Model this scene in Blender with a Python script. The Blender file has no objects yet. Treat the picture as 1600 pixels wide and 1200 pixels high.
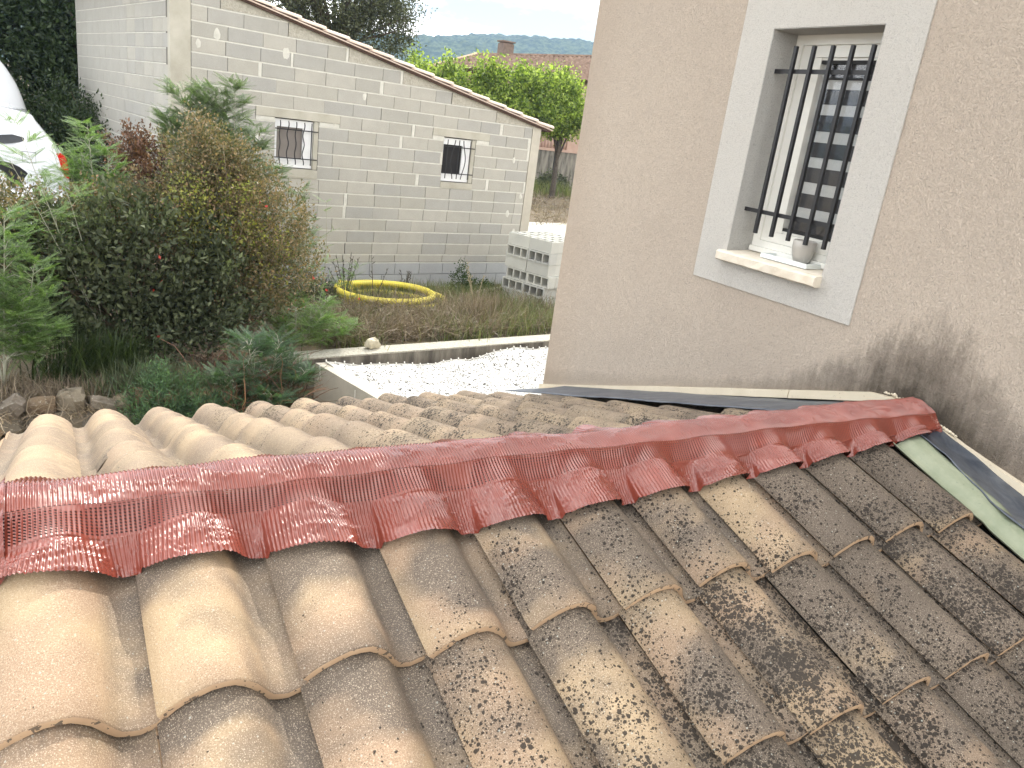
import bpy, math, random
import numpy as np
from mathutils import Vector, Matrix

C = bpy.context.scene
COL = C.collection
rad = math.radians
rng = np.random.default_rng(7)
random.seed(7)

# ------------------------------------------------------------------ camera
yaw, pit, rol = rad(31.65), rad(18.21), rad(7.69)
f = Vector((math.sin(yaw)*math.cos(pit), math.cos(yaw)*math.cos(pit), -math.sin(pit)))
r0 = f.cross(Vector((0, 0, 1))).normalized(); u0 = r0.cross(f)
rr = math.cos(rol)*r0 + math.sin(rol)*u0; uu = -math.sin(rol)*r0 + math.cos(rol)*u0
cd = bpy.data.cameras.new('camera'); cam = bpy.data.objects.new('camera', cd); COL.objects.link(cam)
cam.matrix_world = Matrix(((rr.x, uu.x, -f.x, 0), (rr.y, uu.y, -f.y, 0), (rr.z, uu.z, -f.z, 0), (0, 0, 0, 1)))
cd.sensor_width = 36; cd.lens = 27.495; cd.clip_start = .05; cd.clip_end = 6000
C.camera = cam

# ------------------------------------------------------------------ light
SUN_EL, SUN_AZ = rad(44), math.atan2(.63, .77)      # azimuth from +Y towards +X
sd = Vector((math.sin(SUN_AZ)*math.cos(SUN_EL), math.cos(SUN_AZ)*math.cos(SUN_EL), math.sin(SUN_EL)))
W = bpy.data.worlds.new('World'); C.world = W; W.use_nodes = True
nt = W.node_tree; nt.nodes.clear()
sky = nt.nodes.new('ShaderNodeTexSky'); sky.sky_type = 'NISHITA'; sky.sun_disc = False
sky.sun_elevation = SUN_EL; sky.sun_rotation = SUN_AZ; sky.air_density = 1.0; sky.dust_density = .5; sky.ozone_density = 1.0
bg = nt.nodes.new('ShaderNodeBackground'); bg.inputs[1].default_value = .06
wo = nt.nodes.new('ShaderNodeOutputWorld')
tcw = nt.nodes.new('ShaderNodeTexCoord'); mpw = nt.nodes.new('ShaderNodeMapping'); mpw.inputs['Scale'].default_value = (1, 1, 2.6); mpw.inputs['Location'].default_value = (8, 3, 2)
nzw = nt.nodes.new('ShaderNodeTexNoise'); nzw.inputs['Scale'].default_value = 2.1; nzw.inputs['Detail'].default_value = 7; nzw.inputs['Roughness'].default_value = .55
crw = nt.nodes.new('ShaderNodeValToRGB'); crw.color_ramp.elements[0].position = .445; crw.color_ramp.elements[0].color = (.02, .02, .02, 1)
crw.color_ramp.elements[1].position = .58; crw.color_ramp.elements[1].color = (.95, .95, .95, 1)
mxw = nt.nodes.new('ShaderNodeMix'); mxw.data_type = 'RGBA'; mxw.inputs[7].default_value = (51., 50.2, 48.2, 1)  # very bright clouds added outside the view to light the shaded walls
L = nt.links.new
L(tcw.outputs['Generated'], mpw.inputs[0]); L(mpw.outputs[0], nzw.inputs[0]); L(nzw.outputs[0], crw.inputs[0])
L(crw.outputs[0], mxw.inputs[0]); L(sky.outputs[0], mxw.inputs[6]); L(mxw.outputs[2], bg.inputs[0]); L(bg.outputs[0], wo.inputs[0])
sl = bpy.data.lights.new('sun', 'SUN'); sl.energy = 2.0; sl.angle = rad(.6); sl.color = (1, .94, .84)
so = bpy.data.objects.new('sun', sl); COL.objects.link(so); so.rotation_euler = (-sd).to_track_quat('-Z', 'Y').to_euler()
C.view_settings.view_transform = 'Standard'; C.view_settings.look = 'None'
C.view_settings.exposure = 1.04; C.view_settings.gamma = 1; C.view_settings.use_curve_mapping = False
C.render.engine = 'CYCLES'

# ------------------------------------------------------------------ helpers
def mesh(name, V, F, mats=None, smooth=False, fm=None):
    V = np.asarray(V, np.float32).reshape(-1, 3)
    m = bpy.data.meshes.new(name)
    if isinstance(F, np.ndarray) and F.ndim == 2:
        n, k = F.shape
        m.vertices.add(len(V)); m.vertices.foreach_set('co', V.ravel())
        m.loops.add(n*k); m.loops.foreach_set('vertex_index', F.astype(np.int32).ravel())
        m.polygons.add(n); m.polygons.foreach_set('loop_start', np.arange(0, n*k, k, dtype=np.int32))
        m.polygons.foreach_set('loop_total', np.full(n, k, np.int32))
        m.update(calc_edges=True)
    else:
        m.from_pydata([tuple(map(float, v)) for v in V], [], [tuple(int(i) for i in q) for q in F])
    if smooth: m.polygons.foreach_set('use_smooth', np.ones(len(m.polygons), bool))
    for x in (mats or []): m.materials.append(x)
    if fm is not None: m.polygons.foreach_set('material_index', np.asarray(fm, np.int32))
    return m

def link(name, data, parent=None, loc=None, rot=None, label=None, cat=None, group=None, kind=None):
    o = bpy.data.objects.new(name, data); COL.objects.link(o)
    if parent is not None: o.parent = parent
    if loc is not None: o.location = loc
    if rot is not None: o.rotation_euler = rot
    if label: o['label'] = label
    if cat: o['category'] = cat
    if group: o['group'] = group
    if kind: o['kind'] = kind
    return o

def thing(name, label, cat, loc=(0, 0, 0), rotz=0, group=None):
    return link(name, None, None, loc, (0, 0, rotz), label, cat, group)

class B:
    """collects shapes, builds ONE mesh"""
    def __init__(s): s.v = []; s.f = []; s.m = []
    def add(s, V, F, mi=0):
        o = len(s.v); s.v += [tuple(v) for v in V]; s.f += [tuple(i+o for i in q) for q in F]; s.m += [mi]*len(F); return s
    def box(s, a, b, mi=0, bev=0):
        (x0, y0, z0), (x1, y1, z1) = a, b
        V = [(x, y, z) for z in (z0, z1) for y in (y0, y1) for x in (x0, x1)]
        return s.add(V, [(0, 2, 3, 1), (4, 5, 7, 6), (0, 1, 5, 4), (2, 6, 7, 3), (0, 4, 6, 2), (1, 3, 7, 5)], mi)
    def tube(s, pts, r, n=6, cap=True, mi=0):
        pts = [Vector(p) for p in pts]; rs = r if hasattr(r, '__len__') else [r]*len(pts)
        rings = []; up = Vector((0, 0, 1))
        for i, p in enumerate(pts):
            d = (pts[min(i+1, len(pts)-1)]-pts[max(i-1, 0)]).normalized()
            a = d.cross(up if abs(d.z) < .95 else Vector((1, 0, 0))).normalized(); b = d.cross(a)
            rings.append([p+(a*math.cos(t)+b*math.sin(t))*rs[i] for t in [2*math.pi*k/n for k in range(n)]])
        V = [tuple(q) for rg in rings for q in rg]
        F = [(i*n+k, i*n+(k+1) % n, (i+1)*n+(k+1) % n, (i+1)*n+k) for i in range(len(pts)-1) for k in range(n)]
        if cap: F += [tuple(range(n))[::-1], tuple((len(pts)-1)*n+k for k in range(n))]
        return s.add(V, F, mi)
    def prism(s, poly, a, b, axis=0, mi=0):
        """poly of 2D points in the other two axes, extruded along axis from a to b"""
        def P(t, q):
            return (t, q[0], q[1]) if axis == 0 else ((q[0], t, q[1]) if axis == 1 else (q[0], q[1], t))
        n = len(poly); V = [P(a, q) for q in poly]+[P(b, q) for q in poly]
        F = [tuple(range(n))[::-1], tuple(range(n, 2*n))]+[(i, (i+1) % n, n+(i+1) % n, n+i) for i in range(n)]
        return s.add(V, F, mi)
    def mesh(s, name, mats, smooth=False): return mesh(name, s.v, s.f, mats, smooth, s.m)
    def build(s, name, mat, parent=None, smooth=False, **k):
        mats = mat if isinstance(mat, list) else [mat]
        return link(name, s.mesh(name, mats, smooth), parent, **k)

def smoothstep(a, b, x):
    t = np.clip((np.asarray(x, float)-a)/(b-a), 0, 1); return t*t*(3-2*t)

def vnoise(x, y, seed=0):
    """smooth value noise, vectorised"""
    x = np.asarray(x, float); y = np.asarray(y, float)
    xi = np.floor(x).astype(np.int64); yi = np.floor(y).astype(np.int64); fx = x-xi; fy = y-yi
    fx = fx*fx*(3-2*fx); fy = fy*fy*(3-2*fy)
    def h(a, b):
        n = (a*374761393+b*668265263+seed*982451653) & 0xffffffff
        n = ((n ^ (n >> 13))*1274126177) & 0xffffffff
        return ((n ^ (n >> 16)) & 0xffff)/65535.
    return (h(xi, yi)*(1-fx)+h(xi+1, yi)*fx)*(1-fy)+(h(xi, yi+1)*(1-fx)+h(xi+1, yi+1)*fx)*fy

# ------------------------------------------------------------------ materials
class N:
    def __init__(s, name, rough=.85, spec=.3):
        s.m = bpy.data.materials.new(name); s.m.use_nodes = True; s.t = s.m.node_tree; s.n = s.t.nodes
        s.b = s.n['Principled BSDF']; s.b.inputs['Roughness'].default_value = rough
        s.b.inputs['Specular IOR Level'].default_value = spec
        s.tc = s.n.new('ShaderNodeTexCoord'); s.geo = s.n.new('ShaderNodeNewGeometry')
    def l(s, a, b): s.t.links.new(a, b)
    def put(s, sock, v):
        if isinstance(v, (int, float)): sock.default_value = v
        elif isinstance(v, tuple): sock.default_value = v if len(v) == 4 or sock.type == 'VECTOR' else v+(1,)
        else: s.l(v, sock)
    @property
    def obj(s): return s.tc.outputs['Object']
    @property
    def pos(s): return s.geo.outputs['Position']
    def math(s, op, a, b=0, c=None, clamp=False):
        x = s.n.new('ShaderNodeMath'); x.operation = op; x.use_clamp = clamp
        s.put(x.inputs[0], a); s.put(x.inputs[1], b)
        if c is not None: s.put(x.inputs[2], c)
        return x.outputs[0]
    def vmath(s, op, a, b):
        x = s.n.new('ShaderNodeVectorMath'); x.operation = op; s.put(x.inputs[0], a); s.put(x.inputs[1], b); return x.outputs[0]
    def scalev(s, v, sc): return s.vmath('MULTIPLY', v, sc)
    def sep(s, v):
        x = s.n.new('ShaderNodeSeparateXYZ'); s.l(v, x.inputs[0]); return x.outputs
    def noise(s, v, scale, detail=4, rough=.55, dist=0, col=False):
        x = s.n.new('ShaderNodeTexNoise'); s.l(v, x.inputs['Vector']); x.inputs['Scale'].default_value = scale
        x.inputs['Detail'].default_value = detail; x.inputs['Roughness'].default_value = rough; x.inputs['Distortion'].default_value = dist
        return x.outputs[1] if col else x.outputs[0]
    def vor(s, v, scale, feat='F1', rnd=1):
        x = s.n.new('ShaderNodeTexVoronoi'); x.feature = feat; s.l(v, x.inputs['Vector']); x.inputs['Scale'].default_value = scale
        x.inputs['Randomness'].default_value = rnd; return x.outputs
    def ramp(s, fac, *st):
        x = s.n.new('ShaderNodeValToRGB'); e = x.color_ramp.elements
        while len(e) < len(st): e.new(.5)
        for i, (p, c) in enumerate(st):
            e[i].position = p; c = (c, c, c) if isinstance(c, (int, float)) else c; e[i].color = tuple(c)+(1,)
        s.put(x.inputs[0], fac); return x.outputs[0]
    def mix(s, fac, a, b, mode='MIX'):
        x = s.n.new('ShaderNodeMix'); x.data_type = 'RGBA'; x.blend_type = mode
        s.put(x.inputs[0], fac); s.put(x.inputs[6], a); s.put(x.inputs[7], b); return x.outputs[2]
    def map(s, v, a, b, c=0, d=1):
        x = s.n.new('ShaderNodeMapRange'); s.put(x.inputs[0], v); x.inputs[1].default_value = a; x.inputs[2].default_value = b
        x.inputs[3].default_value = c; x.inputs[4].default_value = d; return x.outputs[0]
    def rnd(s):
        x = s.n.new('ShaderNodeObjectInfo'); return x.outputs['Random']
    def island(s): return s.geo.outputs['Random Per Island']
    def color(s, v): s.put(s.b.inputs['Base Color'], v); return s
    def bump(s, h, strength=.5, dist=.01):
        x = s.n.new('ShaderNodeBump'); x.inputs['Strength'].default_value = strength; x.inputs['Distance'].default_value = dist
        s.l(h, x.inputs['Height']); s.l(x.outputs[0], s.b.inputs['Normal']); return s

def tile_material(name, edge=False):
    n = N(name, .82, .25)
    r = n.rnd(); off = n.n.new('ShaderNodeCombineXYZ')
    n.put(off.inputs[0], n.math('MULTIPLY', r, 37.)); n.put(off.inputs[1], n.math('MULTIPLY', r, 91.)); n.put(off.inputs[2], n.math('MULTIPLY', r, 13.))
    v = n.vmath('ADD', n.obj, off.outputs[0])
    r2 = n.math('FRACT', n.math('MULTIPLY', r, 17.31)); r3 = n.math('FRACT', n.math('MULTIPLY', r, 53.7))
    xyz = n.sep(n.pos)
    if edge:
        c = n.mix(n.noise(v, 30, 4), (.34, .225, .14), (.47, .335, .215))
        sp = n.math('GREATER_THAN', n.noise(n.pos, 70, 3), .60)
        c = n.mix(n.math('MULTIPLY', sp, .8), c, (.05, .045, .04))
        n.color(c); n.bump(n.noise(v, 200, 3), .4, .002); return n.m
    cream = n.mix(n.noise(v, 6, 2), (.37, .27, .165), (.46, .345, .215))
    salmon = (.32, .225, .15)
    base = n.mix(n.map(n.noise(v, 4, 2), .42, .6), salmon, cream)
    # flashed grey-brown bands
    b = n.noise(n.scalev(v, (1.5, 1.9, 1)), 2.2, 3, .5, .3)
    b = n.math('ADD', b, n.math('MULTIPLY', n.math('SUBTRACT', r2, .5), .34))
    left = n.map(xyz[0], .02, .16, .17, -.02); farp = n.map(xyz[1], 1.5, 1.6, 0, 1)
    b = n.math('SUBTRACT', b, left)
    grey = n.mix(n.noise(v, 9, 3), (.090, .073, .059), (.155, .124, .098))
    b = n.math('SUBTRACT', b, n.map(n.sep(n.obj)[1], .0, .13, .10, 0))
    k_ = n.math('MULTIPLY', n.ramp(b, (.36, 0), (.50, .94)), n.map(farp, 0, 1, 1, .55))
    base = n.mix(k_, base, grey)
    base = n.mix(n.math('MULTIPLY', farp, .38), base, (.30, .235, .165))
    ly = n.sep(n.obj)[1]; lx = n.sep(n.obj)[0]
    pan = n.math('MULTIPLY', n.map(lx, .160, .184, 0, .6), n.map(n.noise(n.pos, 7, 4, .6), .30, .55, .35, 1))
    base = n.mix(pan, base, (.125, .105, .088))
    lap_shade_dirt = n.math('MULTIPLY', n.map(ly, .30, .375, 0, .75), n.map(n.noise(n.pos, 22, 4, .65), .32, .6, .25, 1))  # overlap shade painted in, together with dirt, just below the next tile's lip
    base = n.mix(lap_shade_dirt, base, (.085, .070, .056))
    # fine grain / sand speckle
    g = n.noise(v, 420, 2, .7)
    base = n.mix(n.map(g, .56, .66, 0, .6), base, (.62, .52, .40))
    base = n.mix(n.map(g, .44, .30, 0, .45), base, (.06, .045, .035))
    # dirt film, stronger towards the house
    dirt = n.math('MULTIPLY', n.noise(n.pos, 3.2, 5, .65), n.map(xyz[0], -.2, 2.2, .35, 1.35))
    base = n.mix(n.map(dirt, .28, .80, 0, .62), base, (.085, .070, .056))
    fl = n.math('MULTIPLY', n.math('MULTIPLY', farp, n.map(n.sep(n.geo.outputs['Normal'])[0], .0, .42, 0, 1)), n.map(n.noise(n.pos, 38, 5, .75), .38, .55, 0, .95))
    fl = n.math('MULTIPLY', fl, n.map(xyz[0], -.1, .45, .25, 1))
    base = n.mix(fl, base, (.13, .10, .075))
    # black lichen rosettes
    wv = n.vmath('ADD', v, n.scalev(n.noise(v, 160, 2, .5, 0, True), (.006, .006, .006)))
    dens = n.math('ADD', n.math('ADD', n.map(xyz[0], .12, 1.0, -.42, .42), n.math('MULTIPLY', n.math('SUBTRACT', 1., farp), n.map(xyz[1], .45, 1.2, .24, -.04))), n.math('MULTIPLY', n.math('SUBTRACT', n.noise(n.pos, 5.5, 4, .65), .5), 2.1))
    dens = n.math('ADD', dens, n.math('MULTIPLY', n.math('SUBTRACT', r3, .55), .34))
    dens = n.math('ADD', dens, n.map(n.sep(n.geo.outputs['Normal'])[0], -.5, .4, .22, -.08))
    sp = None
    for sc, w, lo in ((90, .52, .02), (150, .52, .02), (270, .5, .06)):
        vo = n.vor(wv, sc)
        rc = n.sep(vo[1])
        rad_ = n.math('MULTIPLY', n.math('ADD', n.math('SUBTRACT', dens, lo), n.math('MULTIPLY', n.math('SUBTRACT', rc[0], .62), 1.1)), w)
        s1 = n.math('MULTIPLY', n.math('SUBTRACT', rad_, vo[0]), 9., clamp=True)
        sp = s1 if sp is None else n.math('MAXIMUM', sp, s1)
    base = n.mix(n.math('MULTIPLY', sp, .93), base, n.mix(r3, (.020, .016, .013), (.034, .028, .023)))
    # pale lichen flecks
    vo = n.vor(v, 150); pl = n.math('MULTIPLY', n.math('SUBTRACT', n.math('MULTIPLY', n.math('SUBTRACT', n.sep(vo[1])[1], .86), 2.6), vo[0]), 10., clamp=True)
    base = n.mix(n.math('MULTIPLY', pl, .6), base, (.42, .43, .38))
    n.color(base)
    h = n.math('ADD', n.math('MULTIPLY', g, .5), n.math('ADD', n.math('MULTIPLY', n.noise(v, 60, 4), .8), n.math('MULTIPLY', sp, 1.1)))
    n.bump(h, .65, .0026)
    return n.m

def simple(name, c1, c2=None, sc=8, rough=.85, spec=.3, bump=0, bsc=60, bd=.004, space='obj', metal=0, detail=4):
    n = N(name, rough, spec); v = n.obj if space == 'obj' else n.pos
    n.color(n.mix(n.map(n.noise(v, sc, detail, .6), .3, .7), c1, c2 or c1))
    if bump: n.bump(n.noise(v, bsc, 4, .6), bump, bd)
    n.b.inputs['Metallic'].default_value = metal
    return n.m

def leaf_mat(name, *stops, rough=.5, spec=.35, trans=.25, sc=.8):
    n = N(name, rough, spec)
    fac = n.math('ADD', n.math('MULTIPLY', n.island(), .62), n.math('MULTIPLY', n.noise(n.pos, sc, 2), .38))
    c = n.ramp(fac, *stops); n.color(c)
    # thin leaves let some light through
    tr = n.n.new('ShaderNodeBsdfTranslucent'); n.l(n.mix(1., c, (1.3, 1.5, .7), 'MULTIPLY'), tr.inputs[0])
    ms = n.n.new('ShaderNodeMixShader'); ms.inputs[0].default_value = trans
    n.l(n.b.outputs[0], ms.inputs[1]); n.l(tr.outputs[0], ms.inputs[2]); n.l(ms.outputs[0], n.n['Material Output'].inputs[0])
    return n.m

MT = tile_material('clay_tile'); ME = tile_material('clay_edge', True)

n = N('red_lacquer', .26, .5)
c = n.mix(n.map(n.noise(n.pos, 9, 4), .3, .7), (.155, .032, .020), (.215, .047, .030))
n.color(c); n.bump(n.noise(n.pos, 34, 3, .6, .6), .35, .004)
n.b.inputs['Coat Weight'].default_value = .5; n.b.inputs['Coat Roughness'].default_value = .18
M_RED = n.m
M_REDIN = simple('red_tape_underside', (.035, .012, .01), (.05, .02, .015))

def stucco(name, base, base2, mould=True, sc=1.):
    n = N(name, .9, .2); p = n.pos; s = n.sep(p)
    c = n.mix(n.map(n.noise(p, 1.2, 4), .3, .7), base, base2)
    # trowel scribble
    wv = n.noise(p, 85*sc, 3, .6, 2.2); wv2 = n.noise(n.scalev(p, (1, 1.6, .8)), 190*sc, 2, .5, 1.2)
    c = n.mix(n.map(wv, .44, .33, 0, .5), c, tuple(x*.5 for x in base))  # groove shade painted into the colour, following the bump
    if mould:
        Y, Z = s[1], s[2]
        # height above the roof line that meets the wall
        roof = n.math('SUBTRACT', -.80, n.math('MULTIPLY', n.math('ABSOLUTE', n.math('SUBTRACT', Y, 1.60)), .30))
        h = n.math('SUBTRACT', Z, roof)
        reach = n.math('ADD', .07, n.math('MULTIPLY', .30, n.math('POWER', 2.718, n.math('MULTIPLY', n.math('POWER', n.math('SUBTRACT', Y, 1.58), 2.), -4.5))))
        streak = n.noise(n.scalev(p, (1, 1, .16)), 26, 4, .65)
        soft = n.noise(p, 9, 5, .7)
        a = n.math('SUBTRACT', 1., n.math('DIVIDE', h, reach))
        a = n.math('ADD', a, n.math('ADD', n.math('MULTIPLY', n.math('SUBTRACT', streak, .5), .9), n.math('MULTIPLY', n.math('SUBTRACT', soft, .5), 1.0)))
        k = n.ramp(a, (.0, 0), (.32, .42), (.95, .86))
        # old damp stains fade out away from the ridge end
        far = n.math('POWER', 2.718, n.math('MULTIPLY', n.math('POWER', n.math('SUBTRACT', Y, 1.62), 2.), -2.0))
        k = n.math('MULTIPLY', k, n.math('ADD', .28, n.math('MULTIPLY', far, .85)))
        brown = n.mix(n.noise(p, 12, 3), (.045, .037, .030), (.12, .098, .072))
        c = n.mix(k, c, brown)
        corner = n.map(Y, 3.75, 4.07, 0, .35)
        c = n.mix(n.math('MULTIPLY', corner, soft), c, (.42, .30, .20))
    n.color(c)
    n.bump(n.math('ADD', n.math('MULTIPLY', wv, .8), n.math('MULTIPLY', wv2, .4)), 1., .022)
    return n.m
M_WALL = stucco('pink_beige_render', (.62, .525, .435), (.68, .58, .48))
M_SURR = stucco('white_render', (.84, .80, .735), (.88, .845, .78), False, 1.5)
M_REV = stucco('white_reveal_render', (.60, .585, .55), (.68, .665, .63), False, 1.5)
M_PVC = simple('white_pvc', (.70, .69, .64), (.74, .73, .68), 4, .35, .5)
M_IRON = simple('black_iron', (.012, .012, .014), (.02, .02, .022), 20, .45, .4)
M_SILL = simple('sill_stone', (.55, .48, .38), (.68, .63, .54), 14, .8, .3, .5, 90, .003, 'pos')
M_CUP = simple('grey_glazed_clay', (.33, .31, .28), (.37, .35, .32), 6, .4, .5)
M_TRAY = simple('white_ceramic', (.66, .70, .69), None, 6, .3, .5)
M_LEAD = N('lead_sheet', .42, .5)
n = M_LEAD; n.color(n.mix(n.map(n.noise(n.pos, 11, 6, .7, 1.), .35, .7), (.045, .055, .075), (.12, .135, .16)))
n.b.inputs['Metallic'].default_value = .25; n.bump(n.noise(n.pos, 16, 3), .5, .008); M_LEAD = n.m
M_GREEN = N('green_painted_strip', .6, .4)
n = M_GREEN; c = n.mix(n.map(n.noise(n.pos, 7, 5, .7), .35, .7), (.20, .23, .155), (.285, .305, .22))
n.color(n.mix(n.map(n.noise(n.pos, 40, 5, .7), .62, .72, 0, .6), c, (.10, .13, .10))); n.bump(n.noise(n.pos, 20, 3), .4, .006); M_GREEN = n.m
M_TRIM = N('cream_metal_trim', .5, .4)
n = M_TRIM; c = n.mix(n.map(n.noise(n.pos, 9, 5), .3, .7), (.56, .49, .37), (.64, .565, .44))
n.color(n.mix(n.map(n.noise(n.pos, 90, 4, .7), .64, .72, 0, .7), c, (.12, .09, .06))); M_TRIM = n.m

def block_mat(name, c1, c2, c3):
    n = N(name, .92, .2); v = n.pos
    r = n.rnd(); c = n.ramp(r, (.0, c1), (.45, c2), (.8, c3), (1., c1))
    c = n.mix(n.map(n.noise(v, 4.5, 4, .6), .3, .75, 0, .35), c, tuple(x*.72 for x in c1))
    c = n.mix(n.map(n.noise(v, 130, 2, .7), .56, .7, 0, .4), c, tuple(x*.55 for x in c1))
    c = n.mix(n.map(n.noise(v, 150, 2, .7), .44, .3, 0, .3), c, (.60, .58, .52))
    n.color(c); n.bump(n.noise(v, 120, 3, .7), .5, .005); return n.m
M_BLOCK = block_mat('concrete_block', (.375, .362, .318), (.43, .412, .365), (.35, .345, .322))
M_BLOCKB = block_mat('bluish_concrete_block', (.37, .38, .385), (.42, .43, .43), (.35, .36, .365))
M_BLOCKN = block_mat('stacked_concrete_block', (.50, .50, .46), (.56, .56, .51), (.46, .465, .44))
M_MORTAR = simple('pale_mortar', (.50, .49, .44), (.60, .59, .53), 10, .9, .2, .6, 90, .006, 'pos')
M_ROUGH = simple('rough_mortar_fill', (.36, .34, .28), (.50, .475, .41), 26, .95, .2, 1., 60, .02, 'pos')
M_JOINT = simple('dark_joint', (.12, .115, .10), (.16, .15, .13), 10)  # dark grey-brown backing for open block joints and the roof deck
M_CONC = simple('grey_concrete', (.36, .34, .28), (.47, .45, .385), 3.5, .9, .2, .4, 60, .006, 'pos', 0, 7)
M_CONCD = N('weathered_concrete', .92, .2)
n = M_CONCD; s_ = n.noise(n.scalev(n.pos, (1, 1, .18)), 5, 5, .65)
n.color(n.mix(n.map(s_, .38, .62), (.10, .092, .078), (.26, .24, .20))); n.bump(n.noise(n.pos, 60, 4), .5, .008); M_CONCD = n.m
M_CONCL = simple('light_lime_concrete', (.40, .37, .31), (.50, .47, .40), 3, .9, .2, .3, 50, .005, 'pos', 0, 6)
M_COPE = simple('gravelly_coping', (.28, .26, .21), (.52, .50, .43), 45, .95, .2, 1., 70, .01, 'pos')
M_VERGE = simple('verge_tile_clay', (.52, .40, .32), (.62, .52, .44), 3, .85, .3, .3, 80, .004, 'pos')
M_FASCIA = simple('brown_fascia', (.05, .028, .02), (.09, .055, .04), 6)
M_YEL = N('yellow_corrugated_pipe', .45, .4)
n = M_YEL; n.color(n.mix(n.map(n.noise(n.pos, 5, 4), .35, .75), (.74, .62, .07), (.60, .52, .11))); M_YEL = n.m
M_WOOD = simple('grey_weathered_wood', (.36, .31, .25), (.48, .42, .34), 12, .9)
M_STEM = simple('brown_stem', (.10, .075, .05), (.16, .12, .085), 12)
M_STEML = simple('pale_stem', (.30, .30, .22), (.40, .40, .32), 12)
M_TWIG = simple('tan_twig', (.20, .155, .11), (.32, .26, .19), 12)
M_BARK = simple('bark', (.06, .05, .04), (.13, .11, .09), 14, .95, .2, .8, 30, .02, 'pos')
M_CAR = N('white_car_paint', .18, .5); M_CAR.color((.72, .74, .77)); M_CAR.b.inputs['Coat Weight'].default_value = .6; M_CAR = M_CAR.m
M_CARGL = N('dark_car_glass', .06, .6); M_CARGL.color((.012, .014, .018)); M_CARGL = M_CARGL.m
M_BLK = simple('black_rubber', (.015, .015, .016), (.03, .03, .03), 8, .7)
M_LAMPR = N('red_lamp', .15, .6); M_LAMPR.color((.55, .008, .01)); M_LAMPR.b.inputs['Coat Weight'].default_value = 1; M_LAMPR = M_LAMPR.m
M_CHROME = N('brushed_trim', .25, .5); M_CHROME.color((.55, .56, .58)); M_CHROME.b.inputs['Metallic'].default_value = 1; M_CHROME = M_CHROME.m
M_ROPE = simple('white_rope', (.66, .65, .60), None, 20)
M_NET = simple('white_crocheted_net', (.52, .52, .50), (.38, .38, .36), 60, .8)

# ------------------------------------------------------------------ ground
def ramp_y(x):
    return np.where(x < 1.35, 7.42, np.where(x < 1.9, 7.42+(x-1.35)/.55*1.4, np.where(x < 2.62, 8.82, 9.02+.146*(x-2.62))))
def gz(x, y):
    x = np.asarray(x, float); y = np.asarray(y, float)
    z = -3.0+1.0*smoothstep(10.2, 12.8, y)*smoothstep(2.9, 1.2, x)
    z = z+.16*smoothstep(9.2, 7.6, y)*smoothstep(2.4, 1.2, x)
    z = z+(vnoise(x*1.3, y*1.3, 3)-.5)*.10*smoothstep(300, 5, y)+(vnoise(x*4, y*4, 5)-.5)*.05
    z = z+.9*smoothstep(24, 34, y)*smoothstep(8, 16, x)*0
    return z
xs = np.unique(np.concatenate([np.linspace(-1500, -60, 16), np.linspace(-60, -4, 18), np.linspace(-4, 12, 130), np.linspace(12, 60, 40), np.linspace(60, 2500, 20)]))
ts = np.unique(np.concatenate([np.linspace(0, 6, 70), np.linspace(6, 40, 60), np.linspace(40, 200, 20), np.linspace(200, 2600, 16)]))
XX, TT = np.meshgrid(xs, ts); YY = ramp_y(XX)+TT*1.0
ZZ = gz(XX, YY)
nx = len(xs); idx = np.arange(len(ts)*nx).reshape(len(ts), nx)
Fg = np.stack([idx[:-1, :-1], idx[:-1, 1:], idx[1:, 1:], idx[1:, :-1]], -1).reshape(-1, 4)
n = N('dry_soil', .95, .15)
a = n.mix(n.map(n.noise(n.pos, 3, 6, .65), .3, .7), (.11, .085, .06), (.21, .17, .12))
a = n.mix(n.map(n.noise(n.pos, .5, 4), .45, .65, 0, .5), a, (.10, .11, .05))
a = n.mix(n.map(n.vor(n.pos, 22)[0], .3, .1, 0, .5), a, (.30, .27, .21))
n.color(a); n.bump(n.noise(n.pos, 16, 6, .7), 1., .05); M_SOIL = n.m
link('garden_ground', mesh('garden_ground', np.stack([XX, YY, ZZ], -1), Fg, [M_SOIL], True), kind='structure')
b = B(); b.add([(-400, -400, -4), (400, -400, -4), (400, 9.6, -4), (-400, 9.6, -4)], [(0, 1, 2, 3)])
b.build('lower_yard', simple('yard_gravel', (.20, .17, .13), (.32, .28, .22), 5, .95, .2, .8, 30, .02, 'pos'), kind='structure')

# hills far behind
def hill_z(x):
    # profile of the ridge at y ~ 900..1000
    base = np.interp(x, [-3000, -1200, -200, 300, 400, 455, 500, 545, 585, 640, 720, 900, 1400, 3000], [30, 50, 60, 62, 76, 89, 93, 98, 101, 95, 78, 55, 45, 30])
    return base
hx = np.linspace(-1500, 1900, 1500); hy = np.linspace(0, 1, 110)
HX, HT = np.meshgrid(hx, hy)
prof = np.sin(np.clip(HT/.8, 0, 1)*math.pi/2)
HZ = (hill_z(HX)+7)*prof-8*(1-prof)
sc1 = vnoise(HX/9., HT*34, 11); sc2 = vnoise(HX/4., HT*80, 12); sc3 = vnoise(HX/60, HT*6, 13)
HZ = HZ+(sc1-.5)*5.5*np.clip(HT*3, 0, 1)+(sc2-.5)*3.5+(sc3-.5)*14*np.sin(HT/.8*math.pi).clip(0, 1)
HY = 520+HT*480-(1-HT)*0
HY = HY+(sc1-.5)*6
ih = np.arange(HX.size).reshape(HX.shape)
Fh = np.stack([ih[:-1, :-1], ih[:-1, 1:], ih[1:, 1:], ih[1:, :-1]], -1).reshape(-1, 4)
n = N('hill_woods', 1., 0)
n.color(n.mix(n.map(n.noise(n.pos, .14, 5, .75), .42, .58), (.018, .032, .014), (.085, .11, .05)))
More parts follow.
